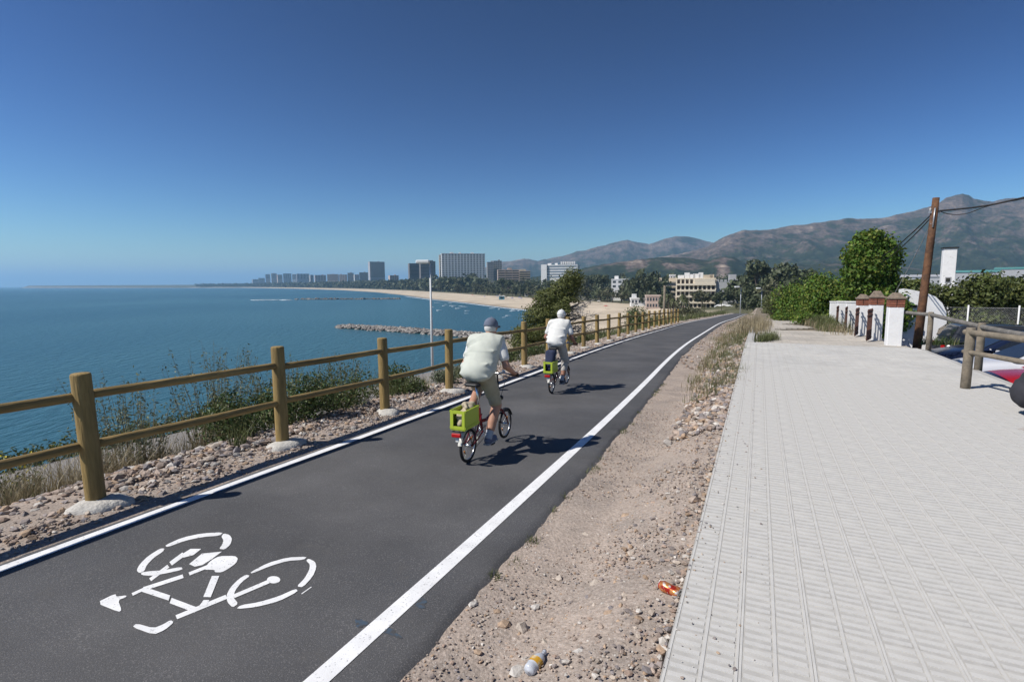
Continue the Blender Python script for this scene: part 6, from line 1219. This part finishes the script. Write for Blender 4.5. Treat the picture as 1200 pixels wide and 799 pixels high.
for (px, yt, Y, r, lab, m) in ((1003, 324, 30, 1.3, 'bright bramble bush directly left of the ivy tree', L_IVY), (978, 318, 31, 1.7, 'largest bright bramble bush left of the ivy tree', L_IVY), (955, 322, 36, 1.9, 'broad bright bramble bush in the middle of the green mass', L_IVY), (936, 330, 42, 1.8, 'bramble bush at the left of the green mass', L_IVY), (921, 340, 50, 1.8, 'small green bush where the block paving ends', L_WEED), (908, 348, 60, 1.6, 'farthest low bush right of the path end', L_WEED), (986, 342, 36, 1.2, 'low bright bush behind the plain pillars', L_IVY), (1040, 336, 21.5, .8, 'leafy creeper behind the nearest capped pillar', L_IVY), (1052, 338, 22.5, .6, 'small vine with yellowing leaves above the wall', L_WEED)):
    t_ = pt(px, yt, Y); sp_ = t_.x * D25[0] + t_.y * D25[1]; gz = float(zwalk(sp_)) - .4; h = (t_.z - gz) / 1.0
    bush('bramble_bush', Vector((t_.x, t_.y, gz)), r, h, lab, m, int(5200 * r / 1.5), .15, G_R, 9, 'bush', 12, aspect=.8)
for (px, py, Y, r, lab) in ((930, 362, 34, 1.5, 'low spreading creeper at the far edge of the block paving'), (955, 362, 29.5, 1.2, 'low bright creeper spilling onto the block paving')):
    t_ = pt(px, py, Y); sp_ = t_.x * D25[0] + t_.y * D25[1]; gz = float(zwalk(sp_)) - .08; bush('creeper', Vector((t_.x, t_.y, gz)), r, .65, lab, L_IVY, 1800, .11, G_R, 6, 'bush', 9, aspect=.8)
tl_ = []
for k in range(46): sp_ = random.uniform(25.5, 36); tl_.append(np.array(wpl(sp_, 3.1 + random.uniform(-.5, .3)))[None] + RNG.normal(size=(45, 3)) * np.array([.16, .16, 0]))
ground_cover('pillar_weeds', np.concatenate(tl_), .5, .010, L_WEED, .6)
tl_ = [np.array(wpl(random.uniform(23.5, 36), 2.9 + random.uniform(-.5, .4)))[None] + RNG.normal(size=(30, 3)) * np.array([.16, .16, 0]) for k in range(40)]
ground_cover('pillar_dry_grass', np.concatenate(tl_), .34, .008, L_DRY, .8)
tl_ = [np.array(Vector((pb.x, pb.y, pb.z)))[None] + np.array([.45, -.2, 0]) + RNG.normal(size=(40, 3)) * np.array([.3, .12, 0]) for k in range(7)]
ground_cover('pole_foot_grass', np.concatenate(tl_), .22, .009, L_BUSH, .8)

# ------------------------------------------------------------------ crouching person at the right edge
def croucher():
    b = on_z(1206, 487, EYE - 1.79); b.z = float(zwalk(b.x * D25[0] + b.y * D25[1])); e = empty('person', b, -.25, 'person in dark grey jacket crouching at the right picture edge, facing away from the path', 'person')
    pel = np.array([.02, 0, .27]); sh = np.array([.30, 0, .70]); hd = (.46, 0, .89); jk = mat('dark_grey_jacket', (.030, .030, .036), .85, var=.15, vscale=10, bump=.3, bscale=60); tr = mat('dark_navy_trousers', (.013, .016, .03), .9, var=.15, vscale=10)
    F = Field((-.3, -.45, -.02), (.95, .45, 1.08), .010); legs = []; arms = []
    def torso(F, off):
        F.ell(pel, (.155 + off, .18 + off, .15 + off), None, .06)
        for f in (.3, .6, .88): F.ell(pel + (sh - pel) * f, (.135 + off, .175 + off, .13 + off), None, .06)
        F.cap(sh + np.array([0, -.15, 0]), sh + np.array([0, .15, 0]), .075 + off, .075 + off, .06)
    torso(F, 0); F.cap(sh, (.45, 0, .83), .06, .056, .03); P, Mn = head(F, hd, .45, 0)
    for sd in (-1, 1):
        hip = pel + np.array([.05, sd * .10, -.02]); ank = np.array([.13, sd * .13, .10]); kn = np.array(ik(hip, ank, .42, .41, (1, sd * .25, .55))); F.cap(hip, kn, .085, .062, .04); F.cap(kn, ank, .058, .040, .03); F.cap(ank + np.array([-.04, 0, -.05]), ank + np.array([.17, 0, -.065]), .038, .032, .02); legs.append((hip, kn, ank))
        s_ = sh + np.array([0, sd * .19, -.02]); w = np.array([.62, sd * .12, .38]); el = np.array(ik(s_, w, .29, .26, (-.3, sd * .4, -.8))); F.cap(s_, el, .052, .042, .03); F.cap(el, w, .042, .028, .02); arms.append((s_, el, w)); F.ell(w + np.array([.045, 0, -.02]), (.045, .035, .02), None, .015)
        for q in range(4): y = w[1] - .03 + .02 * q; F.cap((w[0] + .075, y, w[2] - .03), (w[0] + .115, y, w[2] - .055), .009, .008, .006); F.cap((w[0] + .115, y, w[2] - .055), (w[0] + .105, y, w[2] - .085), .008, .007, .006)
        F.cap((w[0] + .03, w[1] - sd * .035, w[2] - .02), (w[0] + .085, w[1] - sd * .05, w[2] - .06), .011, .009, .008)
    link('body', F.mesh('body', M_SKIN), e); eyes(P, Mn, e)
    G = Field((-.36, -.5, .02), (.8, .5, 1.0), .011); torso(G, .035); G.ell(pel + np.array([-.02, 0, .04]), (.20, .225, .20), None, .06); G.ell(pel + np.array([.07, 0, .18]), (.19, .22, .20), None, .06)
    for s_, el, w in arms: G.cap(s_, el, .075, .062, .04); G.cap(el, el + (w - el) * .9, .062, .045, .03)
    for q in range(3): G.cap((-.13 + .06 * q, -.16, .30 + .10 * q), (-.14 + .06 * q, .16, .33 + .10 * q), .016, .016, .05)
    G.wrinkle(.010, 1.0, .9); G.cut(lambda X, Y, Z: .115 - Z + .015 * np.sin(Y * 14)); link('jacket', G.mesh('jacket', jk), e)
    G = Field((-.3, -.45, .04), (.9, .45, .75), .011); G.ell(pel + np.array([.0, 0, -.03]), (.165, .19, .14), None, .05)
    for hip, kn, ank in legs: G.cap(hip, kn, .10, .08, .04); G.cap(kn, ank + (kn - ank) * .1, .075, .062, .03)
    link('trousers', G.mesh('trousers', tr), e)
    for hip, kn, ank in legs:
        G = Field(ank + np.array([-.14, -.12, -.14]), ank + np.array([.30, .12, .1]), .008); G.cap(ank + np.array([-.04, 0, -.05]), ank + np.array([.18, 0, -.060]), .048, .040, .03); G.cut(lambda X, Y, Z: .006 - Z); link('shoe', G.mesh('shoe', M_BLACK), e)
    G = Field(np.array(hd) - .16, np.array(hd) + .2, .009); G.ell(P(-.015, 0, .025), (.106, .088, .105), Mn, .01); pz = Mn @ np.array([-.5, 0, .8]); p0 = P(.02, 0, .0); G.cut(lambda X, Y, Z: -((X - p0[0]) * pz[0] + (Y - p0[1]) * pz[1] + (Z - p0[2]) * pz[2])); link('hair', G.mesh('hair', mat('dark_hair', (.03, .022, .018), .8)), e)
croucher()
# ------------------------------------------------------------------ litter
def litter(prof, n, L0, crush, seed):
    rg = np.random.default_rng(seed); vs = []; ph = rg.random(6) * 6.28
    for (r, z) in prof:
        for k in range(n):
            a = 2 * math.pi * k / n; q = r * (1 + crush * (.5 * math.sin(2 * a + ph[0] + z * 30) + .35 * math.sin(3 * a + ph[1] - z * 55) + .3 * math.sin(z * 90 + ph[2]))); vs.append((z, q * math.cos(a), q * math.sin(a) * (1 - crush * 1.2)))
    return vs
def litter_part(vs, rows, n, i0, i1, name, m, parent, grow=1.0):
    mb = MB(); v = [(x, y * grow, z * grow) for x, y, z in vs[i0 * n:(i1 + 1) * n]]; k_ = i1 - i0 + 1; mb.add(v, [(i * n + k, i * n + (k + 1) % n, (i + 1) * n + (k + 1) % n, (i + 1) * n + k) for i in range(k_ - 1) for k in range(n)], True)
    if i0 == 0: mb.f.append(tuple(range(n))); mb.sm.append(False)
    if i1 == rows - 1: mb.f.append(tuple(range((k_ - 1) * n, k_ * n))); mb.sm.append(False)
    return mb.build(name, m, parent)
def dirt_at(px, py):
    lo, hi = 1.5, 12.0
    for k in range(40):
        mid = (lo + hi) / 2; p = pt(px, py, mid); n = p.x * N25[0] + p.y * N25[1]; sg = p.x * D25[0] + p.y * D25[1]
        if p.z > float(ground_z(sg, n - 2.0)): lo = mid
        else: hi = mid
    return pt(px, py, (lo + hi) / 2)
prof = [(.004, 0), (.028, .002), (.034, .012), (.034, .035), (.032, .045), (.035, .05), (.035, .095), (.033, .10), (.030, .118), (.020, .138), (.012, .15), (.012, .163), (.0135, .164), (.0135, .178), (.004, .179)]
a, b = dirt_at(619, 793), dirt_at(641, 766); vs = litter(prof, 20, 0, .10, 5)
e = empty('plastic_bottle', a + Vector((0, 0, .034)), math.atan2((b - a).y, (b - a).x), 'crumpled white plastic bottle with a yellow label lying on the dirt', 'bottle')
M_PLA = mat('milky_plastic', (.66, .69, .74), .25, spec=.6, trans=.25); litter_part(vs, len(prof), 20, 0, len(prof) - 4, 'body', M_PLA, e); litter_part(vs, len(prof), 20, len(prof) - 3, len(prof) - 1, 'screw_cap', mat('bottle_cap', (.62, .66, .72), .4), e); litter_part(vs, len(prof), 20, 5, 6, 'label_band', mat('yellow_film', (.60, .33, .03), .35, col2=(.66, .55, .35), mixscale=25, mixlo=.55, mixhi=.7), e, 1.03)
prof = [(.004, .004), (.022, .0), (.027, .004), (.031, .014), (.031, .03), (.029, .05), (.031, .075), (.030, .095), (.024, .112), (.025, .116), (.020, .114), (.004, .112)]
a, b = dirt_at(797, 700), dirt_at(771, 693); vs = litter(prof, 20, 0, .11, 2)
e = empty('drink_can', a + Vector((0, 0, .025)), math.atan2((b - a).y, (b - a).x), 'crushed red and orange drink can beside the pavement edge', 'can'); e.scale = (1.15, 1.1, 1.1)
litter_part(vs, len(prof), 20, 2, 8, 'body', mat('can_print', (.42, .03, .02), .25, .5, col2=(.62, .25, .08), mixscale=28, mixlo=.45, mixhi=.55, speck=(40, (.75, .70, .66), .6, .66)), e); litter_part(vs, len(prof), 20, 0, 2, 'base', M_CHROME, e); litter_part(vs, len(prof), 20, 8, len(prof) - 1, 'lid', mat('can_red', (.35, .01, .03), .3, .4), e)
# ================================================================== haze over the bay
zs_ = [v.co.z for n in ('mountain_ridge', 'far_mountains', 'foothills') for v in bpy.data.objects[n].data.vertices]
ztop = max(zs_) + 15
zlow = min(min(zs_), min(v.co.z for v in bpy.data.objects['coastal_plain'].data.vertices)) - 1.0
mb = MB(); mb.box((-4000, 15500, (ztop + zlow) / 2), (64000, 35000, ztop - zlow)); hz = mb.build('haze', None); tag(hz, kind='stuff')
m = bpy.data.materials.new('haze_air'); m.use_nodes = True; T = NT(m); T.n.remove(T.n['Principled BSDF'])
pv = T.add('ShaderNodeVolumePrincipled'); pv.inputs['Color'].default_value = (.42, .71, 1.0, 1); pv.inputs['Density'].default_value = 1.3e-4; pv.inputs['Anisotropy'].default_value = .2
T.lk(pv.outputs[0], T.n['Material Output'].inputs['Volume'])
hz.data.materials.append(m)
print('haze', zlow, ztop)
